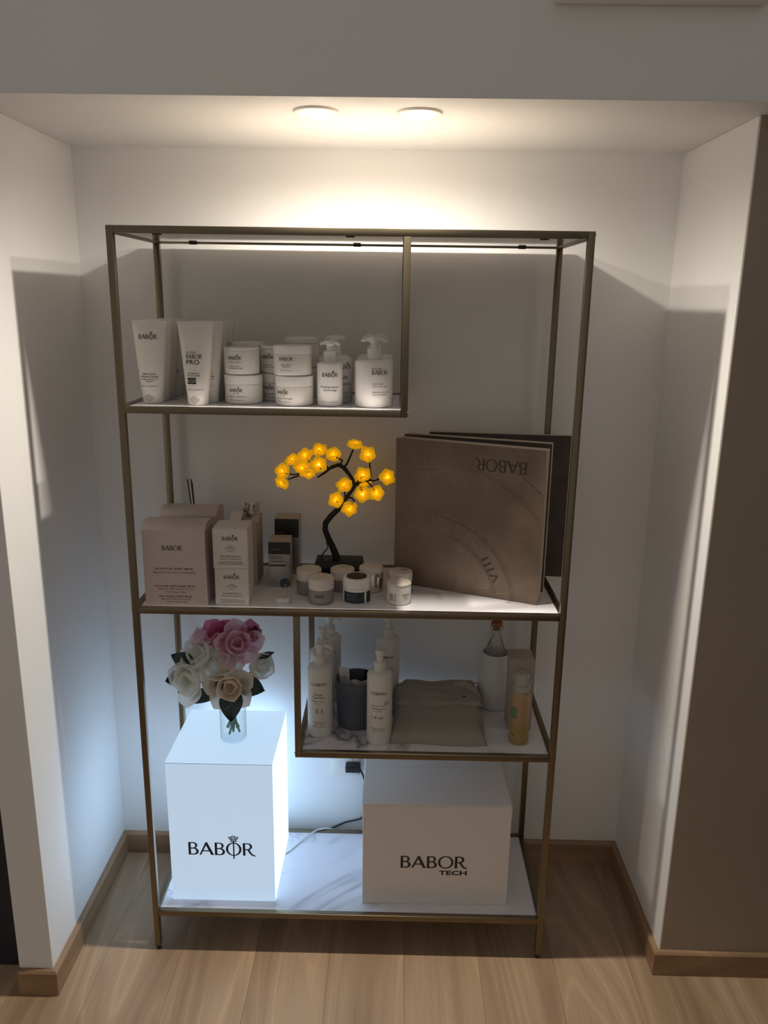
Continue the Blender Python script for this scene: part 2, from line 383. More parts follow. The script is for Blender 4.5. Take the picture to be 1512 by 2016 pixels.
struct('wall_back', MB().box(XL - 0.1, XR + 0.1, YB, YB + 0.1, 0, ZC), M_WALL)
struct('wall_left', MB().box(XL - 0.082, XL, YFL, YB + 0.1, 0, ZC), M_WALL, bev=0.0015)
struct('wall_right', MB().box(XR, 2.0, YFR, YB + 0.1, 0, ZC), M_WALL, bev=0.0025)
struct('wall_right_front', MB().box(XR + 0.004, 2.0, YFR - 0.0012, YFR - 0.0001, HB, ZC - 0.001), M_TAUPESHADE)  # thin facing, shade on the right front put into its colour
struct('ceiling', MB().box(-2.0, 2.0, YH, YB + 0.1, ZC, 3.0), M_WALL, bev=0.001)
struct('door_1', MB().box(-2.0, XL - 0.084, -0.06, -0.02, 0.0, ZC), M_DARKDOOR)
struct('shade_blocker_right', MB().box(1.12, 1.16, -1.1, -0.05, 0.0, 2.05), M_SHADEBLOCK, bev=0.002)  # unseen dark slab added beyond the frame to shade the right wall
struct('trim_1', MB().box(0.362, 0.735, YH - 0.03, YH, 2.147, 2.6), M_WALL, bev=0.008, smooth=True)
def skirt(name, pts, m):
    """baseboard along pts (wall line), offset to the left of travel by TB"""
    prof = [(0, 0), (TB, 0), (TB, HB - 0.006), (TB - 0.004, HB - 0.001), (TB * 0.55, HB), (0, HB)]
    (ax, ay), (bx, by), na, nb = pts
    mb = MB(); n = len(prof)
    d = Vector((bx - ax, by - ay)).normalized(); nr = Vector((-d.y, d.x))
    vs = [(ax + nr.x * o + d.x * o * na, ay + nr.y * o + d.y * o * na, z) for o, z in prof] + [(bx + nr.x * o + d.x * o * nb, by + nr.y * o + d.y * o * nb, z) for o, z in prof]
    fs = [(i, (i + 1) % n, n + (i + 1) % n, n + i) for i in range(n)] + [tuple(range(n - 1, -1, -1)), tuple(range(n, 2 * n))]
    mb.add(vs, fs); return struct(name, mb, m)
# mitres: +1 where the corner turns inwards at the start, -1 at the end
skirt('baseboard_back', ((XR, YB), (XL, YB), 1, -1), M_SKIRTX)
skirt('baseboard_left', ((XL, YB), (XL, YFL), 1, 1), M_SKIRT)
skirt('baseboard_left_front', ((XL, YFL), (XL - 0.082, YFL), -1, 0), M_SKIRTX)
skirt('baseboard_right', ((XR, YFR), (XR, YB), -1, -1), M_SKIRT)
skirt('baseboard_right_front', ((2.0, YFR), (XR, YFR), 0, 1), M_SKIRTX)

# ------------------------------------------------------------------ downlights
for lx, ly, lb in ((-0.0647, -0.0225, 'left one of the two white recessed downlights in the niche ceiling'), (0.1363, -0.0205, 'right one of the two white recessed downlights in the niche ceiling')):
    t = thing('recessed_downlight', lb, 'ceiling light', (lx, ly, ZC), 0, 'downlights in the niche ceiling')
    part('trim_ring', MB().lathe([(0.044, 0.0), (0.0445, -0.002), (0.043, -0.004), (0.034, -0.0055), (0.0295, -0.004), (0.0295, 0.0)], 48, capb=False, capt=False), M_SHADE, t)
    part('lens', MB().lathe([(0.029, -0.002), (0.0275, -0.006), (0.022, -0.0095), (0.014, -0.012), (0.006, -0.0132), (0.001, -0.0134)], 40, capb=True), M_LENS, t)
    ld = bpy.data.lights.new('downlight_beam', 'SPOT'); ld.energy = LAMP_SPOT; ld.color = (1.0, 0.915, 0.79); ld.spot_size = math.radians(174); ld.spot_blend = 1.0; ld.shadow_soft_size = 0.015
    lo = bpy.data.objects.new('downlight_beam', ld); COL.objects.link(lo); lo.parent = t; lo.location = (0, 0, -0.016)

# ================================================================== shelving unit
H, D, T = 1.7842, 0.346, 0.0148
Z1, Z2, Z3, Z4, X1, X3 = 1.4137, 0.9502, 0.5854, 0.12, 0.1258, -0.1282
REC = 0.003
unit = thing('shelving_unit', 'tall gold metal shelving unit with staggered white marble shelves in the niche', 'shelf', (0, 0, 0))
for x in (-0.5, 0.5 - T):
    for y in (0, D - T):
        part('post', MB().box(x, x + T, y, y + T, 0.012, H), M_GOLD, unit, bev=0.0012, seg=2)
        part('foot', MB().lathe([(0.005, 0), (0.0062, 0.003), (0.0062, 0.0125)], 16, x + T / 2, y + T / 2), M_BLACK, unit)
for x, za, zb in ((X1 - T, Z1 - T, H - T), (X3, Z3 - T, Z2 - T)):
    for y in (0, D - T):
        part('divider_post', MB().box(x, x + T, y, y + T, za, zb), M_GOLD, unit, bev=0.0012)
LEV = [(-0.5, 0.5, H), (-0.5, X1, Z1), (-0.5, 0.5, Z2), (X3, 0.5, Z3), (-0.5, 0.5, Z4)]
for x0, x1, z in LEV:
    for y in (0.0002, D - T - 0.0002):
        part('rail', MB().box(x0 + T, x1 - T, y, y + T, z - T, z), M_GOLD, unit, bev=0.001)
    for x in (x0, x1 - T):
        part('side_rail', MB().box(x, x + T, T, D - T, z - T, z), M_GOLD, unit, bev=0.001)
    pb = part('shelf_panel', MB().box(x0 + T, x1 - T, T, D - T, z - 0.011, z - REC), M_MARBLE if z < H else M_LOWBOUNCE, unit, bev=0.0005, seg=1)
    part('panel_backing', MB().box(x0 + T + 0.0002, x1 - T - 0.0002, T + 0.0002, D - T - 0.0002, z - 0.0122, z - 0.0111), M_BACKING if z < H else M_LOWBOUNCE, unit, smooth=False)
    pb['label'] = 'white marble patterned shelf board' if z < H else 'glossy grey top board, toned to curb lamp bounce'
    for x, sg in ((x0, -1), (x1, 1)):
        for y in (T / 2, D - T / 2):
            part('bolt', MB().lathe([(0.0036, 0), (0.0034, 0.0012), (0.002, 0.002)], 12), M_GOLD, unit, (x, y, z - T / 2 + 0.001), (0, sg * PI / 2, 0))
for x in (-0.40, 0.0, 0.40):
    for y, s in ((T, 1), (D - T, -1)):
        part('panel_clip', MB().box(x - 0.009, x + 0.009, min(y, y + s * 0.011), max(y, y + s * 0.011), H - 0.0168, H - 0.0112), M_BLACK, unit, bev=0.0012)
S1, S2, S3, S4 = Z1 - REC, Z2 - REC, Z3 - REC, Z4 - REC

# ================================================================== shelf one: tubes, jars, pump bottles
TH = 0.181; CAPH = 0.026
def tube_mesh():
    mb = MB(); seg = 36; vs = []; prof = []
    n = 16
    for i in range(n + 1):
        v = i / n; z = CAPH + v * (TH - CAPH); a = 0.0248 + (0.039 - 0.0248) * v ** 0.9; b = 0.0242 * (1 - v) ** 0.62 + 0.0012
        prof.append((a, b, z))
    prof.append((0.039, 0.0012, TH + 0.0002))
    for a, b, z in prof:
        for k in range(seg):
            t = 2 * PI * k / seg; vs.append((a * math.cos(t), b * math.sin(t), z))
    fs = [(i * seg + k, i * seg + (k + 1) % seg, (i + 1) * seg + (k + 1) % seg, (i + 1) * seg + k) for i in range(len(prof) - 1) for k in range(seg)]
    fs += [tuple(range(seg - 1, -1, -1)), tuple((len(prof) - 1) * seg + k for k in range(seg))]
    mb.add(vs, fs); return mb
def tube_front(x, z):
    v = min(max((z - CAPH) / (TH - CAPH), 0), 1); a = 0.0248 + 0.0142 * v ** 0.9; b = 0.0242 * (1 - v) ** 0.62 + 0.0012
    return (x, -b * math.sqrt(max(0.0, 1 - (x / a) ** 2)) - 0.0006, z)
TUBE_ME = tube_mesh().mesh('tube_body', smooth=True)
CAP_ME = MB().lathe([(0.0205, 0), (0.0222, 0.001), (0.0232, 0.004), (0.0244, CAPH - 0.001), (0.0244, CAPH - 0.0002)], 36).mesh('cap', smooth=True)
def cap_notch():
    mb = MB()
    mb.grid(lambda u, v: (lambda ang, z: (0.0239 * math.sin(ang) * (1 + 0.012), -0.0239 * math.cos(ang) * (1 + 0.012), z))((-0.15 + 0.55 * math.cos(PI * u) * math.sin(PI * max(v, 0.02)) * 0.9), 0.0035 + 0.019 * v), 10, 8)
    return mb
NOTCH_ME = cap_notch().mesh('thumb_notch', smooth=True)
M_NOTCH = mat('cap_thumb_notch', rgb(196, 188, 178), 0.4)
def tube_item(label, loc, lines, ink=M_INK, rz=0.0):
    t = thing('cosmetic_tube', label, 'tube', loc, rz, 'cream tubes on the top shelf')
    link('tube_body', TUBE_ME, M_TUBE, t); c = link('cap', CAP_ME, M_PLASTIC, t); link('thumb_notch', NOTCH_ME, M_NOTCH, c)
    part('crimp', MB().box(-0.0391, 0.0391, -0.0016, 0.0016, TH - 0.008, TH + 0.0005), M_TUBE, t, bev=0.0004, seg=1)
    lettering(t, lines, tube_front, ink); return t
LA = [('@r', 0.0098, -0.002, 0.142, 'c'), ('SMOOTHING', 0.0036, -0.001, 0.064, 'c'), ('PEELING CREAM', 0.0036, -0.001, 0.058, 'c'), ('CREME EXFOLIANTE', 0.0028, -0.001, 0.0525, 'c'), ('LISSANTE', 0.0028, -0.001, 0.048, 'c'), ('200 ml   net 6.76 fl. oz', 0.0029, -0.001, 0.038, 'c')]
LB = [('DOCTOR', 0.0036, -0.020, 0.114, 'l'), ('@', 0.0092, -0.020, 0.1025, 'l', 0.92), ('PRO', 0.0098, -0.020, 0.090, 'l', 1.15), ('CREAM MASK', 0.0031, -0.018, 0.069, 'l'), ('MASQUE CREME', 0.0028, -0.018, 0.0645, 'l'), ('50 ml   net 6.76 fl. oz', 0.0029, -0.018, 0.034, 'l')]
tube_item('front left white squeeze tube on the top shelf, reading SMOOTHING PEELING CREAM', (-0.450, 0.098, S1), LA)
for i, (x, y, d) in enumerate(((-0.4515, 0.1505, 'first tube directly behind the front left white tube on the top shelf'), (-0.4525, 0.202, 'second tube behind the front left white tube on the top shelf'),
                               (-0.444, 0.2525, 'third tube behind the front left white tube on the top shelf'), (-0.446, 0.3035, 'rearmost white tube in the left row on the top shelf'))):
    tube_item(d, (x, y, S1), LA)
tb = tube_item('white squeeze tube with DOCTOR BABOR PRO and a black EGF badge on the top shelf', (-0.342, 0.075, S1), LB)
badge = MB(); badge.grid(lambda u, v: tube_front(-0.0185 + 0.020 * u, 0.0475 + 0.0135 * v), 8, 4)
bo = part('badge', badge, M_BLACK, tb, smooth=False)
lettering(tb, [('EGF', 0.0072, -0.0175, 0.0505, 'l', 1.1)], lambda a, b: (lambda q: (q[0], q[1] - 0.0005, q[2]))(tube_front(a, b)), mat('pale_ink', rgb(170, 168, 168), 0.5), 'badge_lettering')
for x, y, d in ((-0.331, 0.1285, 'first white tube directly behind the DOCTOR BABOR PRO tube on the top shelf'), (-0.332, 0.182, 'second white tube behind the DOCTOR BABOR PRO tube on the top shelf'),
                (-0.332, 0.2375, 'third white tube behind the DOCTOR BABOR PRO tube on the top shelf'), (-0.3285, 0.2935, 'rearmost white tube in the row behind the DOCTOR BABOR PRO tube')):
    tube_item(d, (x, y, S1), LA)

def jar(name, label, loc, r, h, lid, lines, phi=0.0, group='cream jars on the top shelf', mb_=M_PLASTIC, ml=M_PLASTIC2, ink=M_INK, lidtext=None, rz=0.0):
    t = thing(name, label, 'jar', loc, rz, group); hb = h - lid
    part('body', MB().lathe([(r * 0.86, 0), (r * 0.93, 0.0008), (r * 0.975, 0.003), (r * 0.985, 0.006), (r * 0.985, hb - 0.0015), (r * 0.97, hb - 0.0004)], 48), mb_, t)
    part('lid', MB().lathe([(r * 0.965, hb), (r, hb + 0.0006), (r, h - 0.0035), (r * 0.985, h - 0.0012), (r * 0.95, h - 0.0002), (r * 0.9, h)], 48), ml, t)
    if lines: lettering(t, lines, on_cyl(r * 0.99, phi, 0.0004 + r * 0.01), ink)
    if lidtext: lettering(t, lidtext, lambda a, b: (a, b, h + 0.0004), ink, 'lid_lettering')
    return t
def jl(n, z, tester=False):
    L = [('@r', 0.0072, 0, z + 0.016, 'c')]
    if tester: L.append(('TESTER', 0.0034, 0, z + 0.0095, 'c', 1.0, 1.4))
    L += [(n[0], 0.0026, 0, z + 0.003, 'c'), (n[1], 0.0026, 0, z - 0.001, 'c')]
    return L
JH = 0.0652
jar('cream_jar', 'white lidded jar at the bottom of the front stack beside the tubes', (-0.249, 0.125, S1), 0.0435, JH, 0.021, [('@r', 0.0072, -0.010, 0.028, 'c'), ('SKINOVAGE', 0.0018, -0.010, 0.0235, 'c'), ('CALMING CREAM RICH', 0.0026, -0.009, 0.0165, 'c', 1.15), ('200 ml   net 6.76 fl. oz', 0.0026, -0.009, 0.009, 'c')])
jar('cream_jar', 'white jar printed TESTER on top of the front stack beside the tubes', (-0.251, 0.124, S1 + JH + 0.0003), 0.0403, 0.0605, 0.006, [('@r', 0.0074, -0.009, 0.034, 'c'), ('TESTER', 0.0042, -0.009, 0.0265, 'c', 1.0, 1.5), ('HYALURONIC', 0.0026, -0.010, 0.0185, 'c'), ('CLEANSING BALM', 0.0028, -0.008, 0.0135, 'c')])
jar('cream_jar', 'lower white jar of the front stack beside the pump bottles, rose logo low left', (-0.130, 0.104, S1), 0.0435, 0.0665, 0.0235, [('@r', 0.0072, -0.024, 0.027, 'c'), ('SKINOVAGE', 0.0018, -0.024, 0.0225, 'c'), ('BODY & HAND CREAM', 0.0026, -0.020, 0.016, 'c'), ('200 ml   net 6.76 fl. oz', 0.0026, -0.019, 0.009, 'c')])
jar('cream_jar', 'white wide-lidded jar on top of the front stack beside the pump bottles', (-0.133, 0.105, S1 + 0.0668), 0.0435, 0.0665, 0.0195, [('@', 0.0078, -0.010, 0.034, 'c'), ('PEELING MASK', 0.0026, -0.010, 0.0235, 'c'), ('CREME MASQUE', 0.0020, -0.010, 0.0195, 'c'), ('200 ml   6.76 fl. oz', 0.0026, -0.010, 0.0115, 'c')])
jar('cream_jar', 'lower white jar of the stack half hidden between the two front jar stacks', (-0.18, 0.187, S1), 0.0392, 0.064, 0.021, [('@r', 0.0072, -0.018, 0.028, 'c'), ('CALMING CREAM RICH', 0.0026, -0.014, 0.0165, 'c'), ('200 ml   net 6.76 fl. oz', 0.0026, -0.014, 0.009, 'c')])
jar('cream_jar', 'upper white jar of the stack half hidden between the two front jar stacks', (-0.18, 0.187, S1 + 0.0643), 0.0388, 0.062, 0.006, [('@r', 0.0074, -0.018, 0.034, 'c'), ('HYALURONIC', 0.0026, -0.018, 0.0185, 'c'), ('CLEANSING BALM', 0.0028, -0.015, 0.0135, 'c')])
jar('cream_jar', 'lower white jar directly behind the TESTER jar stack on the top shelf', (-0.2565, 0.229, S1), 0.0405, 0.066, 0.021, [])
jar('cream_jar', 'upper white jar whose rim shows behind the TESTER jar on the top shelf', (-0.2555, 0.229, S1 + 0.0663), 0.0405, 0.066, 0.010, [])
jar('cream_jar', 'lower white jar directly behind the wide-lidded jar stack on the top shelf', (-0.131, 0.261, S1), 0.0425, 0.0715, 0.0215, [])
jar('cream_jar', 'upper white jar, highest of all, behind the wide-lidded jar on the top shelf', (-0.131, 0.261, S1 + 0.0718), 0.0415, 0.0715, 0.0135, [])

def pump_bottle(label, loc, r, h, collar, lines, rz=0.0, phi=0.0, group='pump bottles on the top shelf', m=M_PLASTIC2, wings=False, shoulder=0.006, ink=M_INK, headh=0.024, cr=None, nl=0.030, taper=False):
    t = thing('pump_bottle', label, 'pump bottle', loc, rz, group); cr = cr or r * 0.4
    s = shoulder
    pr = [(r * 0.88, 0), (r * 0.96, 0.0012), (r, 0.005), (r, h - s)]
    for i in range(1, 7):
        a = i / 6 * PI / 2; pr.append((cr * 0.95 + (r - cr * 0.95) * math.cos(a), h - s + s * math.sin(a)))
    part('body', MB().lathe(pr, 48), m, t)
    part('collar', MB().lathe([(cr * 0.96, h - 0.001), (cr, h), (cr, h + collar * 0.92), (cr * 0.9, h + collar)], 32), m, t)
    p = part('pump_stem', MB().lathe([(cr * 0.52, h + collar - 0.001), (cr * 0.52, h + collar + headh * 0.62)], 24), m, t)
    z = h + collar + headh * 0.6
    mb = MB().lathe([(cr * 0.55, z - 0.003), (cr * 0.78, z), (cr * 0.82, z + headh * 0.22), (cr * 0.66, z + headh * 0.4), (cr * 0.2, z + headh * 0.42)], 24)
    ra = cr * 0.30
    mb.tube([(-cr * 0.1, 0, z + headh * 0.15), (nl * 0.35, 0, z + headh * 0.22), (nl * 0.7, 0, z + headh * 0.16), (nl, 0, z - headh * 0.04)], [ra * 1.25, ra * 1.15, ra, ra * 0.75], 10)
    if wings: mb.tube([(cr * 0.1, 0, z + headh * 0.15), (-nl * 0.5, 0, z + headh * 0.20), (-nl, 0, z + headh * 0.02)], [ra * 1.2, ra, ra * 0.6], 10)
    part('pump_head', mb, m, t)
    if lines: lettering(t, lines, on_cyl(r, phi - rz), ink)
    return t
pump_bottle('slim white pump bottle reading Peeling Liquid Gommage on the top shelf', (-0.049, 0.099, S1), 0.0290, 0.0985, 0.0225, [('@r', 0.0088, 0.003, 0.066, 'c'), ('Peeling Liquid', 0.0042, 0.001, 0.042, 'c', 1.25), ('Gommage', 0.0042, 0.003, 0.035, 'c', 1.25), ('200 ml    net 6.76 fl. oz', 0.0027, 0.0, 0.0095, 'c')], cr=0.0145, nl=0.022, wings=True)
pump_bottle('round white SPA pump bottle standing behind the slim gommage bottle', (-0.043, 0.182, S1), 0.0405, 0.109, 0.020, [('@r', 0.0092, 0.027, 0.078, 'c'), ('SPA', 0.0075, 0.028, 0.054, 'c'), ('ENERGIZING', 0.0055, 0.022, 0.040, 'c'), ('BODY LOTION', 0.003, 0.026, 0.021, 'c'), ('200 ml   6.76 fl. oz', 0.003, 0.026, 0.010, 'c')], cr=0.0145, nl=0.022, wings=True, shoulder=0.014)
RL = [('DOCTOR', 0.0036, -0.003, 0.0845, 'l'), ('@', 0.0098, -0.003, 0.0735, 'l', 0.90), ('REFINE', 0.0036, -0.002, 0.0515, 'l', 1.1, 1.4), ('CELLULAR', 0.0036, -0.002, 0.0460, 'l', 1.1, 1.4), ('REBALANCING LIQUID', 0.0028, -0.002, 0.0340, 'l'), ('LIQUIDE EQUILIBRANT', 0.0024, -0.002, 0.0285, 'l')]
pump_bottle('wide white pump bottle reading DOCTOR BABOR REFINE CELLULAR at the front of the top shelf', (0.050, 0.099, S1), 0.0428, 0.1055, 0.0235, RL, cr=0.0158, nl=0.029, wings=True)
pump_bottle('wide white pump bottle directly behind the REFINE CELLULAR bottle', (0.049, 0.190, S1), 0.0428, 0.1055, 0.0235, RL, cr=0.0158, nl=0.029, wings=True)
pump_bottle('rearmost wide white pump bottle in the REFINE CELLULAR row', (0.048, 0.281, S1), 0.0428, 0.1055, 0.0235, RL, cr=0.0158, nl=0.029, wings=True)

# ================================================================== shelf two: cartons
def arched_carton(label, x0, x1, y0, y1, h, rise, m, lines=None, rz=0.0, z=S2, group='pearly mask cartons'):
    w_ = x1 - x0; d = y1 - y0
    t = thing('arched_carton', label, 'box', ((x0 + x1) / 2, (y0 + y1) / 2, z), rz, group)
    part('body', MB().box(-w_ / 2, w_ / 2, -d / 2, d / 2, 0, h), m, t, bev=0.0012, smooth=False)
    mb = MB(); n = 10; pts = [(-d / 2 + d * i / n, h + 0.0004 + rise * math.sin(PI * 0.93 * (i / n) ** 0.72) + rise * 0.1 * i / n) for i in range(n + 1)]
    vs = [(x, y, zz) for x in (-w_ / 2 - 0.0008, w_ / 2 + 0.0008) for y, zz in pts] + [(x, y, zz - 0.0009) for x in (-w_ / 2 - 0.0008, w_ / 2 + 0.0008) for y, zz in pts]
    k = n + 1; fs = []
    for i in range(n): fs += [(i, i + 1, k + i + 1, k + i), (2 * k + i, 3 * k + i, 3 * k + i + 1, 2 * k + i + 1), (i, 2 * k + i, 2 * k + i + 1, i + 1), (k + i, k + i + 1, 3 * k + i + 1, 3 * k + i)]
    fs += [(0, k, 3 * k, 2 * k), (n, 2 * k + n, 3 * k + n, k + n)]
    mb.add(vs, fs); part('lid_flap', mb, m, t)
    for sx in (-1, 1):
        sd = MB(); vv = [(sx * (w_ / 2 - 0.002), y, zz - 0.001) for y, zz in pts]; vv += [(sx * (w_ / 2 - 0.002), d / 2, h - 0.001), (sx * (w_ / 2 - 0.002), -d / 2, h - 0.001)]
        vv2 = [(x - sx * 0.001, y, zz) for x, y, zz in vv]; q = len(vv)
        sd.add(vv + vv2, [tuple(range(q)), tuple(range(2 * q - 1, q - 1, -1))] + [(i, (i + 1) % q, q + (i + 1) % q, q + i) for i in range(q)]); part('dust_flap', sd, m, t)
    if lines: lettering(t, lines, on_plane(-d / 2), M_INK)
    return t
ac = arched_carton('big pearly carton reading SILVER FOIL SHEET MASK at the shelf front', -0.473, -0.329, 0.020, 0.118, 0.184, 0.0135, M_PEARL,
              [('@', 0.0112, -0.0035, 0.1365, 'c'), ('SILVER FOIL SHEET MASK', 0.0046, -0.001, 0.090, 'c', 1.22), ('FACE AND NECK SHEET MASK', 0.0042, -0.001, 0.048, 'c', 1.15), ('10 masks / masques / masken', 0.0028, 0.0, 0.0345, 'c'), ('DECOLLETE SHEET MASK', 0.0042, -0.001, 0.023, 'c', 1.15), ('10 masks / masques / masken', 0.0028, 0.0, 0.0105, 'c')])
lettering(ac, [('MASQUE TISSU FEUILLE D\'ARGENT', 0.0042, -0.001, 0.081, 'c', 1.05), ('MASQUE TISSU VISAGE ET COU', 0.0036, 0.0, 0.0415, 'c', 1.1), ('MASQUE TISSU DECOLLETE', 0.0036, 0.0, 0.0165, 'c', 1.1)], on_plane(-0.049), M_INKGREY, 'grey_lettering')
arched_carton('pearly carton with raised lid behind the SILVER FOIL SHEET MASK carton', -0.476, -0.337, 0.178, 0.272, 0.177, 0.015, M_PEARL)
def plain_carton(label, x0, x1, y0, y1, z0, h, m, lines, rz=0.0, group=None, name='carton', grey=None):
    w_ = x1 - x0; d = y1 - y0
    t = thing(name, label, 'box', ((x0 + x1) / 2, (y0 + y1) / 2, z0), rz, group)
    part('body', MB().box(-w_ / 2, w_ / 2, -d / 2, d / 2, 0, h - 0.0012), m, t, bev=0.0009, smooth=False)
    part('lid_flap', MB().box(-w_ / 2 + 0.0003, w_ / 2 - 0.0003, -d / 2 + 0.0006, d / 2, h - 0.0011, h), m, t, bev=0.0004, seg=1, smooth=False)
    if lines: lettering(t, lines, on_plane(-d / 2), M_INK)
    if grey: lettering(t, grey, on_plane(-d / 2), M_INKGREY, 'grey_lettering')
    return t
EL = [('@r', 0.0088, 0.0005, 0.0655, 'c'), ('TESTER', 0.0026, 0, 0.0495, 'c'), ('NOT FOR SALE', 0.0026, 0, 0.0455, 'c'), ('HYDRO RX', 0.0020, 0, 0.0395, 'c'), ('10 peel-in sachets, 0.25 oz. each', 0.0029, 0, 0.0125, 'c'), ('10 PEELING EN POUDRE SACHETS', 0.0028, 0.0, 0.0075, 'c')]
EG = [('ENZYME PEELING', 0.0036, 0, 0.0275, 'c', 1.1), ('PEELING ENZYMATIQUE', 0.0030, 0, 0.0215, 'c', 1.05)]
plain_carton('lower of the two stacked white enzyme peeling cartons beside the mask carton', -0.3125, -0.2345, 0.033, 0.108, S2, 0.0915, M_CARTON, EL, 0.0, 'stacked enzyme cartons', grey=EG)
plain_carton('upper of the two stacked white enzyme peeling cartons beside the mask carton', -0.3145, -0.2345, 0.031, 0.108, S2 + 0.0918, 0.0945, M_CARTON, [(a, b, c_, d_ + 0.002, *e) for a, b, c_, d_, *e in EL], 0.02, 'stacked enzyme cartons', grey=EG)
# open carton with flaps behind the enzyme stack
t = thing('open_carton', 'tall opened carton with loose flaps behind the enzyme cartons', 'box', (-0.271, 0.216, S2))
part('body', MB().box(-0.034, 0.034, -0.047, 0.047, 0, 0.164), M_BEIGECARTON, t, bev=0.0008, smooth=False)
part('top_flap', MB().grid(lambda u, v: (-0.034 + 0.030 * u, -0.040 + 0.06 * v, 0.165 + 0.014 * math.sin(PI * 0.8 * v) + 0.001 * u), 2, 8), M_CARTON, t)
part('side_flap', MB().box(0.014, 0.0335, -0.044, -0.004, 0, 0.0012), M_BEIGECARTON, t, (0.004, 0, 0.166), (0.28, -0.25, 0), bev=0.0003, seg=1)
part('side_flap', MB().box(0.006, 0.0325, 0.0, 0.042, 0, 0.0012), M_BEIGECARTON, t, (0.004, 0, 0.170), (0.40, -0.30, 0), bev=0.0003, seg=1)
t = thing('foil_sachet', 'crumpled silver foil sachet poking out of the opened carton', 'sachet', (-0.262, 0.212, S2 + 0.166))
part('foil', MB().grid(lambda u, v: (-0.012 + 0.024 * u + 0.004 * math.sin(9 * v), 0.004 * math.sin(7 * u + 3 * v), 0.034 * v + 0.006 * math.sin(6 * u) * v), 8, 8), M_SILVER, t)
part('paper_tab', MB().box(0.0, 0.008, -0.001, 0.0, 0.012, 0.043), M_CARTON, t, rot=(0.1, 0.12, 0), bev=0.0003, seg=1)
# reed diffuser
t = thing('reed_diffuser', 'reed diffuser with three black sticks behind the pearly cartons', 'diffuser', (-0.413, 0.302, S2))
part('bottle', MB().lathe([(0.024, 0), (0.0255, 0.002), (0.0255, 0.058), (0.022, 0.068), (0.0105, 0.075), (0.0105, 0.086)], 32), M_CERAMIC, t)
for dx, dy, tx, tz in ((0.0, 0.0, -0.0225, 0.2405), (0.0035, 0.002, -0.0145, 0.240), (0.001, -0.003, -0.0095, 0.235)):
    part('reed', MB().tube([(dx, dy, 0.012), (dx + (tx - dx) * 0.5, dy, 0.12), (tx, dy * 2, tz)], 0.0016, 8), M_BLACK, t)

def foil_carton(label, x0, x1, y0, y1, h, bands, lines, rz):
    t = thing('foil_carton', label, 'box', ((x0 + x1) / 2, (y0 + y1) / 2, S2), rz, 'silver foil serum cartons'); w_ = x1 - x0; d = y1 - y0
    part('body', MB().box(-w_ / 2, w_ / 2, -d / 2, d / 2, 0, h), M_SILVER, t, bev=0.0008, smooth=False)
    part('top_flap', MB().box(-w_ / 2 + 0.0004, w_ / 2 - 0.0004, -d / 2 + 0.0005, d / 2 - 0.0005, h + 0.0001, h + 0.0009), M_BEIGECARTON, t, smooth=False)
    for za, zb, xa, xb, m in bands: part('printed_band', MB().box(xa, xb, -d / 2 - 0.0004, -d / 2 - 0.0001, za, zb), m, t, smooth=False)
    for L, m in lines: lettering(t, L, on_plane(-d / 2, 0.0008), m)
    return t
foil_carton('short silver foil carton with a black top band behind the grey-lidded jars', -0.2085, -0.1545, 0.164, 0.222, 0.1175, [(0.0855, 0.1165, -0.0268, 0.0268, M_BLACKBAND), (0.054, 0.0585, -0.025, 0.015, M_PLUM)],
            [([('@', 0.0062, -0.0225, 0.0945, 'l')], M_INKGREY), ([('REPAIR CELLULAR', 0.0026, -0.0225, 0.0785, 'l'), ('ULTIMATE REPAIR', 0.0026, -0.0225, 0.0735, 'l'), ('FORMING SERUM', 0.0030, -0.0225, 0.065, 'l'), ('30 ml', 0.0024, -0.022, 0.019, 'l'), ('1.0 fl. oz', 0.0024, -0.022, 0.014, 'l'), ('Made in Germany', 0.0024, -0.022, 0.0095, 'l')], M_INK)], 0.03)
foil_carton('tall silver foil carton standing behind the shorter foil carton', -0.206, -0.1435, 0.262, 0.318, 0.1495, [(0.100, 0.149, -0.031, 0.031, M_BLACKBAND)], [([('@', 0.005, -0.026, 0.1095, 'l'), ('REPAIR', 0.003, -0.026, 0.104, 'l')], M_INKGREY)], 0.0)
# small tester stand: white foot, clear stem, black disc
t = thing('tester_stand', 'small clear stand with white foot and round black disc before the foil carton', 'stand', (-0.157, 0.056, S2))
part('foot', MB().box(-0.0150, 0.0150, -0.011, 0.011, 0, 0.013), M_SACHET, t, bev=0.001)
part('stem', MB().tube([(0.0, 0.006, 0.012), (0.002, 0.018, 0.024), (0.0015, 0.028, 0.036)], [0.005, 0.0042, 0.004], 14), M_CLEARPL, t)
part('disc', MB().lathe([(0.0105, -0.002), (0.0122, -0.0014), (0.0122, 0.0014), (0.0105, 0.002)], 32), M_NAVY, t, (0.0, 0.030, 0.0385), (math.radians(78), 0, 0))

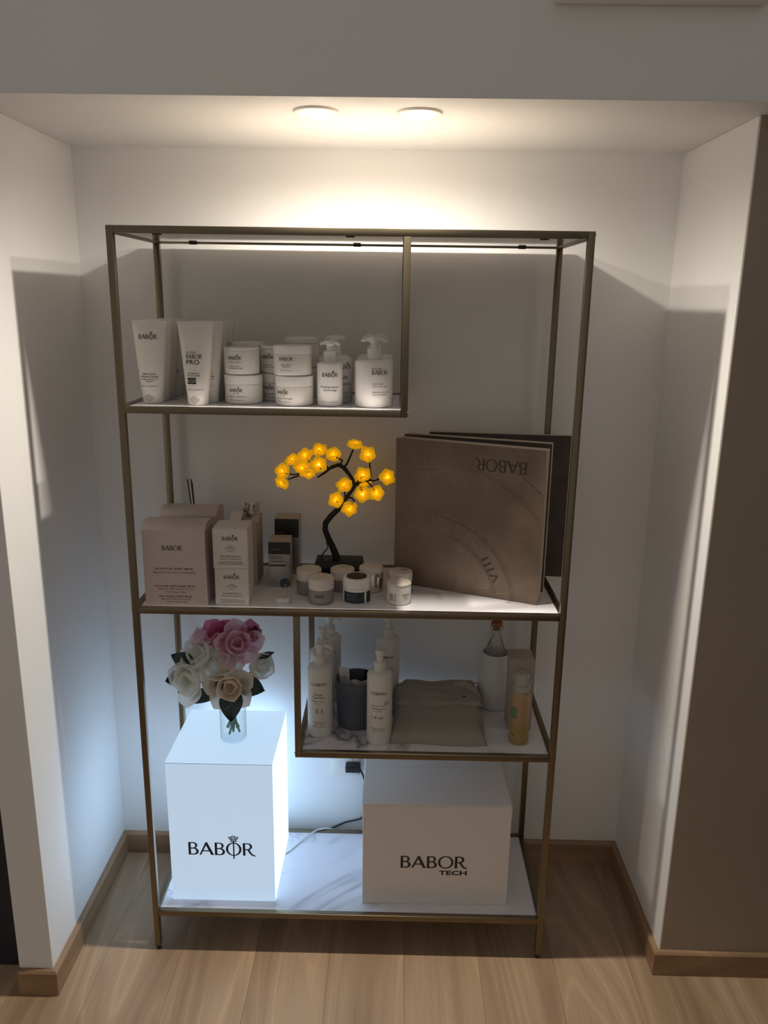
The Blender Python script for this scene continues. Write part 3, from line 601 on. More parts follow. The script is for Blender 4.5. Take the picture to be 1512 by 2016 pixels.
# jars on shelf two
G2 = 'small cream jars on the middle shelf'
jar('face_cream_jar', 'grey glass jar with plain pale lid in the back row beside the foil cartons', (-0.104, 0.131, S2), 0.0308, 0.062, 0.026, [('@', 0.005, 0.012, 0.016, 'c')], group=G2, mb_=M_GREYJAR, ml=M_JARLID)
jf = jar('face_cream_jar', 'grey glass jar with pale lid at the shelf front, left of the blue-labelled jar', (-0.069, 0.071, S2), 0.0305, 0.0615, 0.026, [('@r', 0.0055, 0.0, 0.0195, 'c')], group=G2, mb_=M_GREYJAR, ml=M_JARLID)
part('sticker', MB().grid(lambda u, v: on_cyl(0.0302, -1.35, 0.0009)(-0.004 + 0.008 * u, 0.010 + 0.011 * v), 4, 2), M_SACHET, jf)
jar('face_cream_jar', 'pale jar with lettering on its lid in front of the black lamp base', (-0.024, 0.158, S2), 0.0300, 0.0545, 0.024, [], group=G2, mb_=M_GREYJAR, ml=M_JARLID, lidtext=[('@', 0.005, 0.006, 0.008, 'c'), ('HSR LIFTING', 0.002, 0.006, 0.003, 'c')])
t = jar('face_cream_jar', 'white jar with black disc on the lid and dark blue wraparound label', (0.015, 0.080, S2), 0.0338, 0.062, 0.0225, [], group=G2)
part('lid_disc', MB().lathe([(0.0242, 0.0618), (0.0242, 0.0628), (0.0236, 0.0631)], 40), M_BLACK, t)
lettering(t, [('@', 0.0048, 0.004, 0.004, 'c'), ('DETOX', 0.003, 0.004, -0.003, 'c')], lambda a, b: (a, b, 0.0636), M_INKGREY, 'lid_lettering')
for a0, a1 in ((-0.033, 0.0205), (0.0262, 0.043)):
    part('label_wrap', MB().grid(lambda u, v, a0=a0, a1=a1: on_cyl(0.0335, 0, 0.0005)(a0 + (a1 - a0) * u, 0.0045 + 0.0275 * v), 16, 2), M_NAVY, t)
lettering(t, [('Vinoperfect', 0.004, -0.026, 0.024, 'l'), ('DARK CIRCLE', 0.0028, -0.026, 0.018, 'l'), ('hydrating cream', 0.0026, -0.026, 0.013, 'l'), ('50 ml', 0.0024, -0.026, 0.008, 'l')], on_cyl(0.0335, 0, 0.0012), M_NAVYTXT)
jar('face_cream_jar', 'mirror silver jar with pale lid just right of the black lamp base', (0.047, 0.158, S2), 0.0300, 0.0605, 0.012, [('@', 0.004, -0.006, 0.022, 'c')], group=G2, mb_=M_CHROME, ml=M_JARLID)
jar('face_cream_jar', 'pale jar with lid lettering touching the big brown box, behind the small white jar', (0.120, 0.152, S2), 0.0290, 0.0525, 0.023, [('HSR', 0.003, 0.02, 0.012, 'c')], group=G2, mb_=M_GREYJAR, ml=M_JARLID, lidtext=[('@', 0.005, 0.006, 0.006, 'c'), ('HSR LIFTING', 0.002, 0.006, 0.001, 'c')])
t = jar('face_cream_jar', 'small white jar with barcode at the front, nearest the big brown box', (0.116, 0.077, S2), 0.0290, 0.0515, 0.004, [('@', 0.0052, 0.017, 0.0235, 'c', 0.8), ('CLEAN', 0.003, 0.017, 0.0185, 'c'), ('anti-age', 0.0026, 0.017, 0.014, 'c')], group=G2, mb_=M_PLASTIC, ml=M_JARLID)
bar = MB()
for i, (a, wd) in enumerate(((0, 1.2), (2, .6), (3.2, .6), (4.6, 1.4), (7, .5), (8.2, 1.0), (13, 1.2), (15, .6), (16.3, 1.0))):
    for kz in range(4 if i < 6 else 6):
        z0 = 0.012 + kz * (0.0042 if i < 6 else 0.003); bar.grid(lambda u, v, a=a, wd=wd, z0=z0: on_cyl(0.0290, -0.05)(-0.023 + 0.001 * (a + wd * u), z0 + (0.0034 if i < 6 else 0.0018) * v), 1, 1)
part('barcode', bar, M_INKGREY, t, smooth=False)

# ------------------------------------------------------------------ LED rose tree
TY = 0.245
tree = thing('rose_tree_lamp', 'black bonsai tree lamp with glowing yellow roses on a black base', 'lamp', (-0.038, TY, S2))
def tl(x, z, y=0.0): return (x + 0.038, y, z - S2)
base = MB(); bw = 0.062
base.add([(-bw, -0.036, 0), (bw, -0.036, 0), (bw, 0.036, 0), (-bw, 0.036, 0), (-bw, -0.036, 0.034), (bw, -0.036, 0.034), (bw, 0.036, 0.034), (-bw, 0.036, 0.034), (-bw + 0.003, -0.030, 0.0505), (bw - 0.003, -0.030, 0.0505), (bw - 0.003, 0.030, 0.0505), (-bw + 0.003, 0.030, 0.0505)],
         [(3, 2, 1, 0), (0, 1, 5, 4), (1, 2, 6, 5), (2, 3, 7, 6), (3, 0, 4, 7), (4, 5, 9, 8), (5, 6, 10, 9), (6, 7, 11, 10), (7, 4, 8, 11), (8, 9, 10, 11)])
part('base', base, M_BLACK, tree, bev=0.0015)
part('trunk', MB().tube([tl(-0.040, 0.985, -0.004), tl(-0.046, 1.004), tl(-0.056, 1.030, 0.002), tl(-0.066, 1.052), tl(-0.074, 1.075, -0.003), tl(-0.073, 1.092), tl(-0.060, 1.110), tl(-0.042, 1.128), tl(-0.028, 1.146), tl(-0.014, 1.168), tl(0.001, 1.190), tl(-0.004, 1.206), tl(-0.014, 1.221), tl(-0.027, 1.237), tl(-0.040, 1.244)],
                        [0.0095, 0.0092, 0.0083, 0.0076, 0.0072, 0.0076, 0.0074, 0.0070, 0.0056, 0.0048, 0.0046, 0.0044, 0.0048, 0.0056, 0.0050], 12), M_TRUNK, tree)
def branch(pts, r0, r1):
    n = len(pts); part('branch', MB().tube([tl(*p) for p in pts], [r0 + (r1 - r0) * i / (n - 1) for i in range(n)], 8), M_TRUNK, tree)
branch([(-0.038, 1.244), (-0.056, 1.239), (-0.074, 1.224, -0.006), (-0.092, 1.213, -0.012)], 0.0048, 0.0022)
branch([(-0.040, 1.243), (-0.062, 1.236, -0.016), (-0.084, 1.238, -0.028)], 0.004, 0.002)
branch([(-0.066, 1.233), (-0.098, 1.224, 0.01), (-0.125, 1.219, 0.006), (-0.146, 1.212), (-0.166, 1.205, -0.004)], 0.0032, 0.0016)
branch([(-0.100, 1.224, 0.010), (-0.128, 1.236, 0.02), (-0.150, 1.244, 0.02)], 0.0022, 0.0014)
branch([(-0.120, 1.221, 0.008), (-0.150, 1.219, -0.01), (-0.172, 1.222, -0.014)], 0.002, 0.0014)
branch([(-0.036, 1.243), (-0.030, 1.254, 0.004), (-0.046, 1.262, 0.004)], 0.003, 0.002)
branch([(-0.066, 1.236), (-0.090, 1.252, 0.015), (-0.094, 1.268, 0.02)], 0.0026, 0.0016)
branch([(-0.088, 1.236), (-0.112, 1.246, 0.014), (-0.122, 1.256, 0.014)], 0.0024, 0.0014)
branch([(-0.027, 1.236), (-0.019, 1.246, 0.004), (-0.011, 1.264, 0.004), (-0.003, 1.284, 0.002)], 0.0032, 0.0020)
branch([(0.001, 1.190), (0.014, 1.198, 0.008), (0.036, 1.203, 0.012), (0.041, 1.212, 0.010), (0.039, 1.232, 0.006), (0.037, 1.258, 0.002)], 0.0034, 0.0018)
branch([(0.038, 1.203, 0.012), (0.050, 1.203, 0.006), (0.066, 1.211)], 0.0026, 0.0018)
branch([(0.001, 1.192), (0.009, 1.204, -0.004), (0.018, 1.214, -0.006)], 0.0028, 0.0016)
branch([(0.004, 1.196), (0.016, 1.190, -0.012), (0.020, 1.182, -0.020)], 0.0024, 0.0016)
branch([(0.030, 1.202, 0.010), (0.044, 1.190), (0.050, 1.182, -0.006)], 0.0022, 0.0014)
branch([(-0.020, 1.160), (-0.006, 1.160, -0.004), (0.000, 1.154, -0.006), (-0.006, 1.146, -0.016)], 0.003, 0.0016)
branch([(-0.022, 1.158), (-0.024, 1.172, -0.004), (-0.025, 1.184, -0.008)], 0.0026, 0.0016)
branch([(-0.030, 1.144), (-0.040, 1.150, -0.012), (-0.044, 1.154, -0.018)], 0.0026, 0.0016)
part('cable', MB().tube([tl(-0.066, 1.052, -0.006), tl(-0.070, 1.046, -0.010), tl(-0.066, 1.030, -0.012), tl(-0.079, 1.014, -0.012), tl(-0.083, 1.008, -0.012), tl(-0.083, 0.995, -0.012)], 0.0016, 8), M_BLACK, tree)
def big_petal(a, ln, wd, a0, a1, cup, lift):
    """broad cupped petal: bends from angle a0 at the base to a1 at the tip, measured from the flower axis"""
    n = 10; pr = [(0.0, 0.0)]
    for i in range(n):
        t = math.radians(a0 + (a1 - a0) * (i + 0.5) / n); pr.append((pr[-1][0] + ln / n * math.sin(t), pr[-1][1] + ln / n * math.cos(t)))
    mb = MB(); ca, sa = math.cos(a), math.sin(a)
    def fn(u, v):
        f = v * n; i = min(int(f), n - 1); k = f - i
        r = pr[i][0] * (1 - k) + pr[i + 1][0] * k; z = pr[i][1] * (1 - k) + pr[i + 1][1] * k; t = math.radians(a0 + (a1 - a0) * v)
        s = (u - 0.5) * 2; w = wd * (0.18 + 0.82 * math.sin(PI * min(1.0, 0.06 + 0.80 * v) ** 1.15)) * (1 if v < 0.82 else max(0.05, math.sqrt(max(0.0, 1 - ((v - 0.82) / 0.185) ** 2))) * 0.62 + 0.38 * (1 - (v - 0.82) / 0.18))
        c = cup * s * s * w
        r2 = r - c * math.cos(t) * 1.0; z2 = z + c * math.sin(t) + lift
        y = s * w * (1 - 0.12 * s * s)
        return (r2 * ca - y * sa, r2 * sa + y * ca, z2)
    mb.grid(fn, 8, 10); return mb
def led_rose(seed):
    rd = random.Random(seed); mb = MB(); R = 0.0178
    for n, ln, wd, a0, a1, cup in ((3, 0.95, 0.50, 50, -34, 0.6), (3, 1.25, 0.66, 68, -14, 0.5), (4, 1.48, 0.72, 82, 4, 0.42), (5, 1.50, 0.66, 92, 30, 0.30)):
        o = rd.random() * 6
        for k in range(n):
            p = big_petal(o + 2 * PI * k / n + rd.uniform(-.15, .15), R * ln * rd.uniform(.94, 1.06), R * wd, a0 + rd.uniform(-6, 6), a1 + rd.uniform(-10, 10), cup, 0.0)
            mb.add(p.v, p.f)
    return mb.mesh('rose', smooth=False)
RM = [led_rose(s) for s in (1, 2, 3, 4)]
for me in RM: me.polygons.foreach_set('use_smooth', [True] * len(me.polygons)); me.materials.append(M_ROSE)
BULB_ME = MB().lathe([(0.0006, 0.0015), (0.0018, 0.0030), (0.0022, 0.0055), (0.0018, 0.008), (0.0006, 0.009)], 10).mesh('led_bulb', smooth=True)
ROS = [(0.001, 1.296, 0.004, (.1, -.35, 1)), (0.033, 1.271, 0.0, (.2, -1, .35)), (0.083, 1.215, 0.0, (.5, -1, .25)), (0.056, 1.174, -0.008, (.15, -1, .05)), (0.021, 1.175, -0.022, (.1, -1, .15)),
       (0.021, 1.221, -0.008, (-.1, -.8, .6)), (-0.025, 1.195, -0.010, (-.3, -.8, .7)), (-0.045, 1.158, -0.020, (-.25, -1, .2)), (-0.011, 1.136, -0.020, (.1, -1, -.25)), (-0.090, 1.277, 0.020, (-.1, -.7, .8)),
       (-0.087, 1.250, -0.030, (0, -1, .35)), (-0.053, 1.269, 0.004, (.15, -.8, .7)), (-0.125, 1.264, 0.014, (-.4, -.8, .6)), (-0.158, 1.251, 0.020, (-.3, -.5, .8)), (-0.179, 1.229, -0.014, (-.5, -.9, .4)),
       (-0.182, 1.196, -0.004, (-.4, -.8, -.6)), (-0.114, 1.224, -0.018, (.05, -.7, -.8)), (0.022, 1.202, 0.014, (.1, -.8, .5)), (-0.130, 1.236, -0.006, (-.1, -1, -.3))]
for i, (x, z, y, d) in enumerate(ROS):
    dv = Vector(d).normalized(); q = dv.to_track_quat('Z', 'Y').to_euler(); c = Vector(tl(x, z, y)) - dv * 0.011
    o = link('rose', RM[i % 4], M_ROSE, tree, c, q); link('led_bulb', BULB_ME, M_BULB, o)

# ------------------------------------------------------------------ three big brown box sets
def big_box(label, a, b, h, th, z, m, front):
    a = Vector((a[0], a[1])); b = Vector((b[0], b[1])); d = b - a; L = d.length; rz = math.atan2(d.y, d.x)
    t = thing('gift_box', label, 'box', (a.x, a.y, z), rz, 'big brown calendar boxes')
    part('cover', MB().box(0, L, 0, 0.0035, 0, h), m, t, bev=0.0012)
    part('tray', MB().box(0.0012, L - 0.0012, 0.0037, th, 0.0012, h - 0.0012), M_BOXEDGE, t, bev=0.001)
    if front: front(t, L, h)
    return t
def ring_marks(t, L, h, rings, cx, cz, m):
    for r, wd, a0, a1 in rings:
        mb = MB(); n = 40
        for i in range(n):
            p = []
            for rr, aa in ((r, i), (r + wd, i), (r + wd, i + 1), (r, i + 1)):
                an = math.radians(a0 + (a1 - a0) * aa / n); x = cx + rr * math.cos(an); z = cz + rr * math.sin(an); p.append((x, -0.0005, z))
            if all(0.004 < q[0] < L - 0.004 and 0.004 < q[2] < h - 0.004 for q in p): mb.add(p, [(0, 1, 2, 3)])
        if mb.f: part('ring_print', mb, m, t, smooth=False, recalc=False)
def front_art(t, L, h):
    cx, cz = 0.10, -0.02
    ring_marks(t, L, h, [(0.165, 0.0010, -10, 80), (0.171, 0.0007, 5, 70), (0.208, 0.0010, 0, 85), (0.214, 0.0006, 0, 60), (0.345, 0.0008, 35, 75), (0.352, 0.0005, 40, 70), (0.392, 0.0010, 35, 60)], cx, cz, M_EMBOSS)
    # word and numeral stand upside down, as the box does
    lettering(t, [('@', 0.028, 0, 0, 'c', 1.05)], lambda a, b: (L * 0.715 - a, -0.0006, h * 0.915 - b), M_EMBOSS)
    lettering(t, [('VIII', 0.021, 0, 0, 'c', 1.3, 1.25)], lambda a, b: (lambda c, s: (0.262 + c * a - s * b, -0.0006, 0.076 + s * a + c * b))(math.cos(math.radians(122)), math.sin(math.radians(122))), M_EMBOSS, 'numeral')
    mb = MB()
    for x0, z0, x1, z1 in ((0.100, 0.180, 0.101, 0.194), (0.120, 0.174, 0.124, 0.190), (0.160, 0.160, 0.168, 0.174), (0.170, 0.157, 0.178, 0.171), (0.190, 0.142, 0.196, 0.158), (0.05, 0.305, 0.12, 0.312), (0.08, 0.290, 0.14, 0.308), (0.215, 0.020, 0.25, 0.024), (0.26, 0.012, 0.30, 0.020)):
        d = Vector((x1 - x0, z1 - z0)).normalized() * 0.0004
        mb.add([(x0 + d.y, -0.0005, z0 - d.x), (x1 + d.y, -0.0005, z1 - d.x), (x1 - d.y, -0.0005, z1 + d.x), (x0 - d.y, -0.0005, z0 + d.x)], [(0, 1, 2, 3)])
    rd = random.Random(5)
    for _ in range(150):
        an = math.radians(rd.uniform(10, 80)); r = rd.uniform(0.14, 0.37); x = cx + r * math.cos(an); z = cz + r * math.sin(an); e = rd.uniform(0.0003, 0.0008)
        if 0.01 < x < L - 0.01 and 0.01 < z < h - 0.01: mb.add([(x - e, -0.0005, z), (x, -0.0005, z - e), (x + e, -0.0005, z), (x, -0.0005, z + e)], [(0, 1, 2, 3)])
    part('copper_print', mb, M_COPPER, t, smooth=False, recalc=False)
big_box('front brown square gift box with upside-down BABOR lettering and Roman numeral', (0.103, 0.215), (0.443, 0.069), 0.372, 0.040, S2, M_BROWN, front_art)
big_box('middle brown gift box sandwiched between the other two brown boxes', (0.1235, 0.2765), (0.472, 0.160), 0.372, 0.034, S2, M_BROWNDARK, None)
big_box('rear dark gift box sticking out past the right side of the shelf', (0.187, 0.2985), (0.5405, 0.268), 0.371, 0.027, Z2 + 0.0006, M_BROWNDARK, lambda t, L, h: ring_marks(t, L, h, [(0.19, 0.0012, -20, 90), (0.196, 0.0007, -20, 90), (0.25, 0.001, -10, 80), (0.257, 0.0006, -10, 80)], 0.12, 0.06, M_EMBOSS))

# ================================================================== shelf three
def casmara(label, x, y, lines, rz, phi, grey=None):
    t = pump_bottle(label, (x, y, S3), 0.0313, 0.190, 0.0225, lines, rz, phi, 'tall treatment pump bottles on the lower shelf', M_PLASTIC, False, 0.013, M_INKGREY, 0.030, 0.0150, 0.030)
    return t
CL1 = [('CASMARA', 0.0082, 0.0, 0.142, 'c', 0.80), ('Deep', 0.0060, -0.002, 0.116, 'c', 1.1), ('Cleanser', 0.0060, -0.002, 0.108, 'c', 1.1), ('Micellar water', 0.0034, -0.002, 0.099, 'c', 1.15), ('Agua micelar', 0.0026, -0.002, 0.094, 'c'), ('3.1', 0.0125, -0.001, 0.068, 'c'), ('PROFESSIONAL LINE', 0.0024, 0, 0.042, 'c'), ('Makeup removing', 0.0024, 0, 0.037, 'c'), ('500 ml  16.9 fl. oz', 0.0032, 0, 0.030, 'c')]
CL2 = [('CASMARA', 0.0082, -0.003, 0.136, 'c', 0.80), ('No Active Pearl', 0.0034, -0.002, 0.106, 'c', 1.1), ('Exfoliating Gel', 0.0040, -0.003, 0.098, 'c', 1.1), ('Gel exfoliante', 0.0026, -0.003, 0.092, 'c'), ('1.4 ex', 0.0090, -0.004, 0.072, 'c'), ('PROFESSIONAL LINE', 0.0030, -0.003, 0.044, 'c'), ('500 ml  16.9 fl. oz', 0.0030, -0.003, 0.038, 'c')]
casmara('tall white pump bottle at the front left of the lower shelf, marked 3.1', -0.076, 0.102, CL1, 0.0, 0.0)
casmara('tall white pump bottle just behind the bottle marked 3.1', -0.079, 0.196, CL1, 0.10, -0.1)
casmara('rearmost tall white pump bottle in the left row of the lower shelf', -0.067, 0.286, CL1, 0.0, 0.0)
t = casmara('tall white exfoliating pump bottle at the front, between knitted basket and towel', 0.073, 0.0725, CL2, 1.15, 0.0)
part('round_stamp', MB().tube([on_cyl(0.0313, -1.15, 0.0002)(0.0185 + 0.0052 * math.cos(a * PI / 12), 0.113 + 0.0058 * math.sin(a * PI / 12)) for a in range(25)], 0.00045, 5), M_INKGREY, t)
lettering(t, [('pH', 0.0035, 0.0185, 0.1115, 'c')], on_cyl(0.0313, -1.15), M_INKGREY, 'stamp_lettering')
casmara('tall white pump bottle at the back, above the exfoliating bottle', 0.091, 0.279, CL2, 1.3, 0.0)

# knitted basket
bk = thing('knitted_basket', 'dark grey knitted basket between the tall white bottles', 'basket', (0.012, 0.156, S3))
mb = MB(); seg = 192; prof = []
for r, z in ((0.0455, 0.0), (0.0475, 0.003), (0.049, 0.02), (0.0505, 0.05), (0.0515, 0.08), (0.052, 0.100)): prof.append((r, z, 1))
vs = []; n = len(prof)
NR = 24
for i in range(NR + 1):
    z = 0.102 * i / NR; r = 0.0462 + 0.0058 * (i / NR) ** 0.7
    for k in range(seg):
        a = 2 * PI * k / seg; rr = r + 0.0009 * math.cos(32 * a) + 0.0006 * math.sin(z * 2 * PI / 0.0085) * math.cos(32 * a)
        vs.append((rr * math.cos(a), rr * math.sin(a), z))
fs = [(i * seg + k, i * seg + (k + 1) % seg, (i + 1) * seg + (k + 1) % seg, (i + 1) * seg + k) for i in range(NR) for k in range(seg)] + [tuple(range(seg - 1, -1, -1))]
mb.add(vs, fs); part('side', mb, M_KNIT, bk)
rim = MB(); rim.lathe([(0.0525, 0.098), (0.0545, 0.102), (0.0548, 0.112), (0.0540, 0.124), (0.0515, 0.127), (0.0488, 0.124), (0.0480, 0.106), (0.046, 0.060), (0.044, 0.004)], 64, capb=False, capt=True); part('folded_rim', rim, M_KNIT, bk)
t = thing('sample_sachet', 'white printed sample sachet standing upright in the knitted basket', 'sachet', (-0.012, 0.150, S3 + 0.020))
part('packet', MB().box(-0.014, 0.014, -0.0012, 0.0012, 0, 0.135), M_SACHET, t, rot=(0.0, -0.06, -0.35), bev=0.0006, seg=1)
lettering(t, [('Lola', 0.007, 0.0, 0.108, 'c')], lambda a, b: (a * 0.93 - 0.001 - 0.06 * b, -0.0016 - a * 0.36 - 0.001, b), M_INKGREY)
t = thing('sample_sachet', 'clear crinkled sample bag slumped in the knitted basket', 'sachet', (0.020, 0.144, S3 + 0.060))
part('packet', MB().grid(lambda u, v: (-0.022 + 0.044 * u, 0.004 * math.sin(7 * u + 4 * v) - 0.012 * v, 0.070 * v + 0.004 * math.sin(8 * u)), 12, 12), M_SACHET, t)
part('dark_print', MB().grid(lambda u, v: (-0.012 + 0.024 * u, 0.004 * math.sin(7 * (0.23 + 0.54 * u) + 4 * (0.1 + 0.2 * v)) - 0.012 * (0.1 + 0.2 * v) - 0.001, 0.070 * (0.1 + 0.2 * v) + 0.004 * math.sin(8 * (0.23 + 0.54 * u))), 8, 4), M_INKGREY, t)
t = thing('sample_sachet', 'dark sample packet with white edge at the back of the knitted basket', 'sachet', (0.032, 0.184, S3 + 0.050))
part('packet', MB().box(-0.012, 0.012, -0.001, 0.001, 0, 0.084), M_BLACK, t, rot=(0, 0.15, 0.2), bev=0.0004, seg=1)

# folded towel
tw = thing('folded_towel', 'folded grey terry towel lying in the middle of the lower shelf', 'towel', (0.222, 0.165, S3))
def towel_fn(z0, z1, inset, seed, back=0.0):
    rd = random.Random(seed); ph = [rd.uniform(0, 6) for _ in range(6)]
    def fn(u, v):
        x = -0.123 + 0.246 * u; y = -0.116 + 0.232 * v
        x *= 1 - inset * (0.10 + 0.75 * v)
        e = min(1, min(u, 1 - u) / 0.08); f = min(1, v / 0.06); g = min(1, (1 - v) / 0.10)
        rnd = math.sqrt(max(0, 1 - (1 - e) ** 2)) * math.sqrt(max(0, 1 - (1 - f) ** 2)) * math.sqrt(max(0, 1 - (1 - g) ** 2))
        top = z0 + (z1 - z0) * (0.34 + 0.66 * min(1, v / 0.70) ** 0.75)
        wob = 0.0035 * math.sin(5 * u + ph[0]) * math.sin(6 * v + ph[1]) + 0.002 * math.sin(13 * u + 5 * v + ph[2]) + 0.0022 * math.sin(22 * v + ph[3] + 2 * u) * v
        return (x + 0.003 * math.sin(9 * v + ph[4]), y + 0.004 * math.sin(6 * u + ph[5]) * (1 - v), z0 + (top + wob - z0) * rnd)
    return fn
def towel_layer(name, fn, z0):
    mb = MB(); mb.grid(fn, 44, 36); nu, nv = 44, 36; b = len(mb.v)
    ring = [i for i in range(nu + 1)] + [(j) * (nu + 1) + nu for j in range(1, nv + 1)] + [nv * (nu + 1) + i for i in range(nu - 1, -1, -1)] + [j * (nu + 1) for j in range(nv - 1, 0, -1)]
    mb.v += [(mb.v[k][0], mb.v[k][1], z0 - 0.0008) for k in ring]; q = len(ring)
    mb.f += [(ring[i], b + i, b + (i + 1) % q, ring[(i + 1) % q]) for i in range(q)] + [tuple(b + i for i in range(q))]
    return part(name, mb, M_TOWEL, tw)
towel_layer('lower_fold', towel_fn(0.001, 0.060, 0.13, 3), 0.001)
def upper(u, v):
    x, y, z = towel_fn(0.0, 0.020, 0.16, 9)(u, v)
    return (x * 0.93 + 0.004, 0.052 + y * 0.50, 0.050 + z * 0.9)
towel_layer('upper_fold', upper, 0.050)
part('rolled_corner', MB().tube([(0.045, 0.075, 0.068), (0.062, 0.070, 0.074), (0.080, 0.066, 0.073), (0.100, 0.058, 0.064), (0.112, 0.030, 0.048)], [0.006, 0.011, 0.012, 0.011, 0.008], 14), M_TOWEL, tw)
part('care_tag', MB().box(-0.003, 0.003, -0.002, 0.002, 0, 0.002), M_BLACK, tw, (0.068, 0.0, 0.0725), smooth=False)

# ceramic jar with a swing-top bottle inside
vz = thing('ceramic_vase', 'white ceramic vase with a pinched neck behind the towel', 'vase', (0.381, 0.268, S3))
part('body', MB().lathe([(0.040, 0), (0.0440, 0.002), (0.0470, 0.012), (0.0478, 0.035), (0.0468, 0.065), (0.0440, 0.095), (0.0400, 0.125), (0.0372, 0.146), (0.0372, 0.152), (0.0362, 0.1545), (0.0345, 0.1545), (0.0335, 0.150), (0.0345, 0.135), (0.041, 0.08), (0.043, 0.03), (0.038, 0.006)], 56), M_CERAMIC, vz)
t = thing('swing_top_bottle', 'clear glass swing-top bottle with cork standing inside the ceramic vase', 'bottle', (0.379, 0.268, S3 + 0.010))
part('glass', MB().lathe([(0.028, 0), (0.0295, 0.003), (0.0295, 0.125), (0.0285, 0.140), (0.0245, 0.158), (0.0175, 0.178), (0.0115, 0.196), (0.0100, 0.206), (0.0100, 0.214)], 40, capt=False), M_CLEARPL, t)
part('cork_stopper', MB().lathe([(0.0085, 0.207), (0.0088, 0.216), (0.0088, 0.2165)], 24), M_CORK, t)
part('stopper_cap', MB().lathe([(0.0105, 0.2165), (0.0150, 0.219), (0.0155, 0.226), (0.0135, 0.231), (0.006, 0.2335)], 28), M_CORK, t)
part('wire_bail', MB().tube([(-0.012, -0.002, 0.206), (-0.017, -0.004, 0.214), (-0.017, -0.004, 0.222), (-0.010, -0.012, 0.226), (0.010, -0.012, 0.226), (0.018, -0.004, 0.221), (0.017, -0.003, 0.212), (0.011, 0, 0.205)], 0.0011, 8), M_WIRE, t)
part('wire_lever', MB().tube([(-0.013, -0.004, 0.204), (-0.022, -0.008, 0.196), (-0.026, -0.010, 0.178), (-0.022, -0.014, 0.162), (-0.014, -0.016, 0.158), (-0.011, -0.016, 0.172), (-0.014, -0.012, 0.196)], 0.0011, 8), M_WIRE, t)
# tall carton and foam bottle
t = thing('tall_carton', 'tall narrow beige carton behind the amber foam bottle', 'box', (0.4305, 0.164, S3))
part('body', MB().box(-0.0295, 0.0295, -0.032, 0.032, 0, 0.194), M_BEIGECARTON, t, bev=0.001, smooth=False)
part('lid_flap', MB().box(-0.0292, 0.0292, -0.0315, 0.032, 0.1942, 0.1952), M_BEIGECARTON, t, smooth=False)
t = thing('foam_bottle', 'clear foam pump bottle half full of amber liquid at the right shelf end', 'bottle', (0.421, 0.078, S3))
r = 0.0245
part('liquid_body', MB().lathe([(r * 0.86, 0), (r * 0.95, 0.001), (r, 0.005), (r, 0.062)], 40), M_FOAM, t)
part('upper_body', MB().lathe([(r, 0.0621), (r, 0.118), (r * 0.99, 0.126), (r * 0.93, 0.134), (r * 0.82, 0.139)], 40), M_FOAM2, t)
part('pump_collar', MB().lathe([(0.0185, 0.1391), (0.0195, 0.140), (0.0195, 0.155), (0.012, 0.157), (0.010, 0.172), (0.014, 0.174), (0.014, 0.183)], 32), M_SACHET, t)
part('clear_cap', MB().lathe([(0.0222, 0.1392), (0.0222, 0.180), (0.0205, 0.187), (0.017, 0.190)], 36), M_CLEARPL, t)
part('label_print', MB().grid(lambda u, v: on_cyl(r, 0)(-0.030 + 0.018 * u, 0.072 + 0.030 * v), 6, 2), M_GREENLBL, t)
part('black_mark', MB().tube([on_cyl(r, 0, 0.0004)(-0.024 + 0.009 * i / 5, 0.030 - 0.006 * i / 5) for i in range(6)], 0.0007, 6), M_BLACK, t)
t = thing('charging_cable', 'white cable looping behind the towel next to the ceramic vase', 'cable', (0, 0, 0))
part('cord', MB().tube([(0.300, 0.325, S3 + 0.0022), (0.309, 0.322, S3 + 0.012), (0.322, 0.322, S3 + 0.028), (0.338, 0.324, S3 + 0.034), (0.350, 0.328, S3 + 0.024), (0.352, 0.329, S3 + 0.0022)], 0.0022, 8), M_WHITECABLE, t)

# ================================================================== bottom shelf: light cube, vase of flowers, box
cx0, cx1, cy0, cy1, ch = -0.460, -0.192, 0.047, 0.314, 0.4055
lc = thing('light_cube', 'glowing white light box with BABOR rose logo on the bottom shelf', 'light box', ((cx0 + cx1) / 2, (cy0 + cy1) / 2, S4))
hw, hd, pt = (cx1 - cx0) / 2, (cy1 - cy0) / 2, 0.004
part('front_panel', MB().box(-hw, hw, -hd, -hd + pt, 0, ch - pt - 0.0009), M_CUBE, lc, bev=0.0008, smooth=False)
part('back_panel', MB().box(-hw, hw, hd - pt, hd, 0, ch - pt - 0.0009), M_CUBESIDE, lc, bev=0.0008, smooth=False)
for s in (-1, 1): part('side_panel', MB().box(min(s * hw, s * (hw - pt)), max(s * hw, s * (hw - pt)), -hd + pt + 0.0009, hd - pt - 0.0009, 0, ch - pt - 0.0009), M_CUBESIDE, lc, bev=0.0008, smooth=False)
part('top_panel', MB().box(-hw, hw, -hd, hd, ch - pt, ch), M_CUBETOP, lc, bev=0.0008, smooth=False)
part('seam_gasket', MB().box(-hw + 0.0003, hw - 0.0003, -hd + 0.0003, hd - 0.0003, ch - pt - 0.0010, ch - pt), M_SEAM, lc, smooth=False)
for s in (-1, 1): part('seam_strip', MB().box(s * (hw - 0.0006) - 0.0003, s * (hw - 0.0006) + 0.0003, -hd + pt, -hd + pt + 0.0009, 0, ch - pt - 0.001), M_SEAM, lc, smooth=False)
lettering(lc, [('@r', 0.0365, 0.0, 0.138, 'c', 1.12)], on_plane(-hd, 0.0006), M_LOGO)

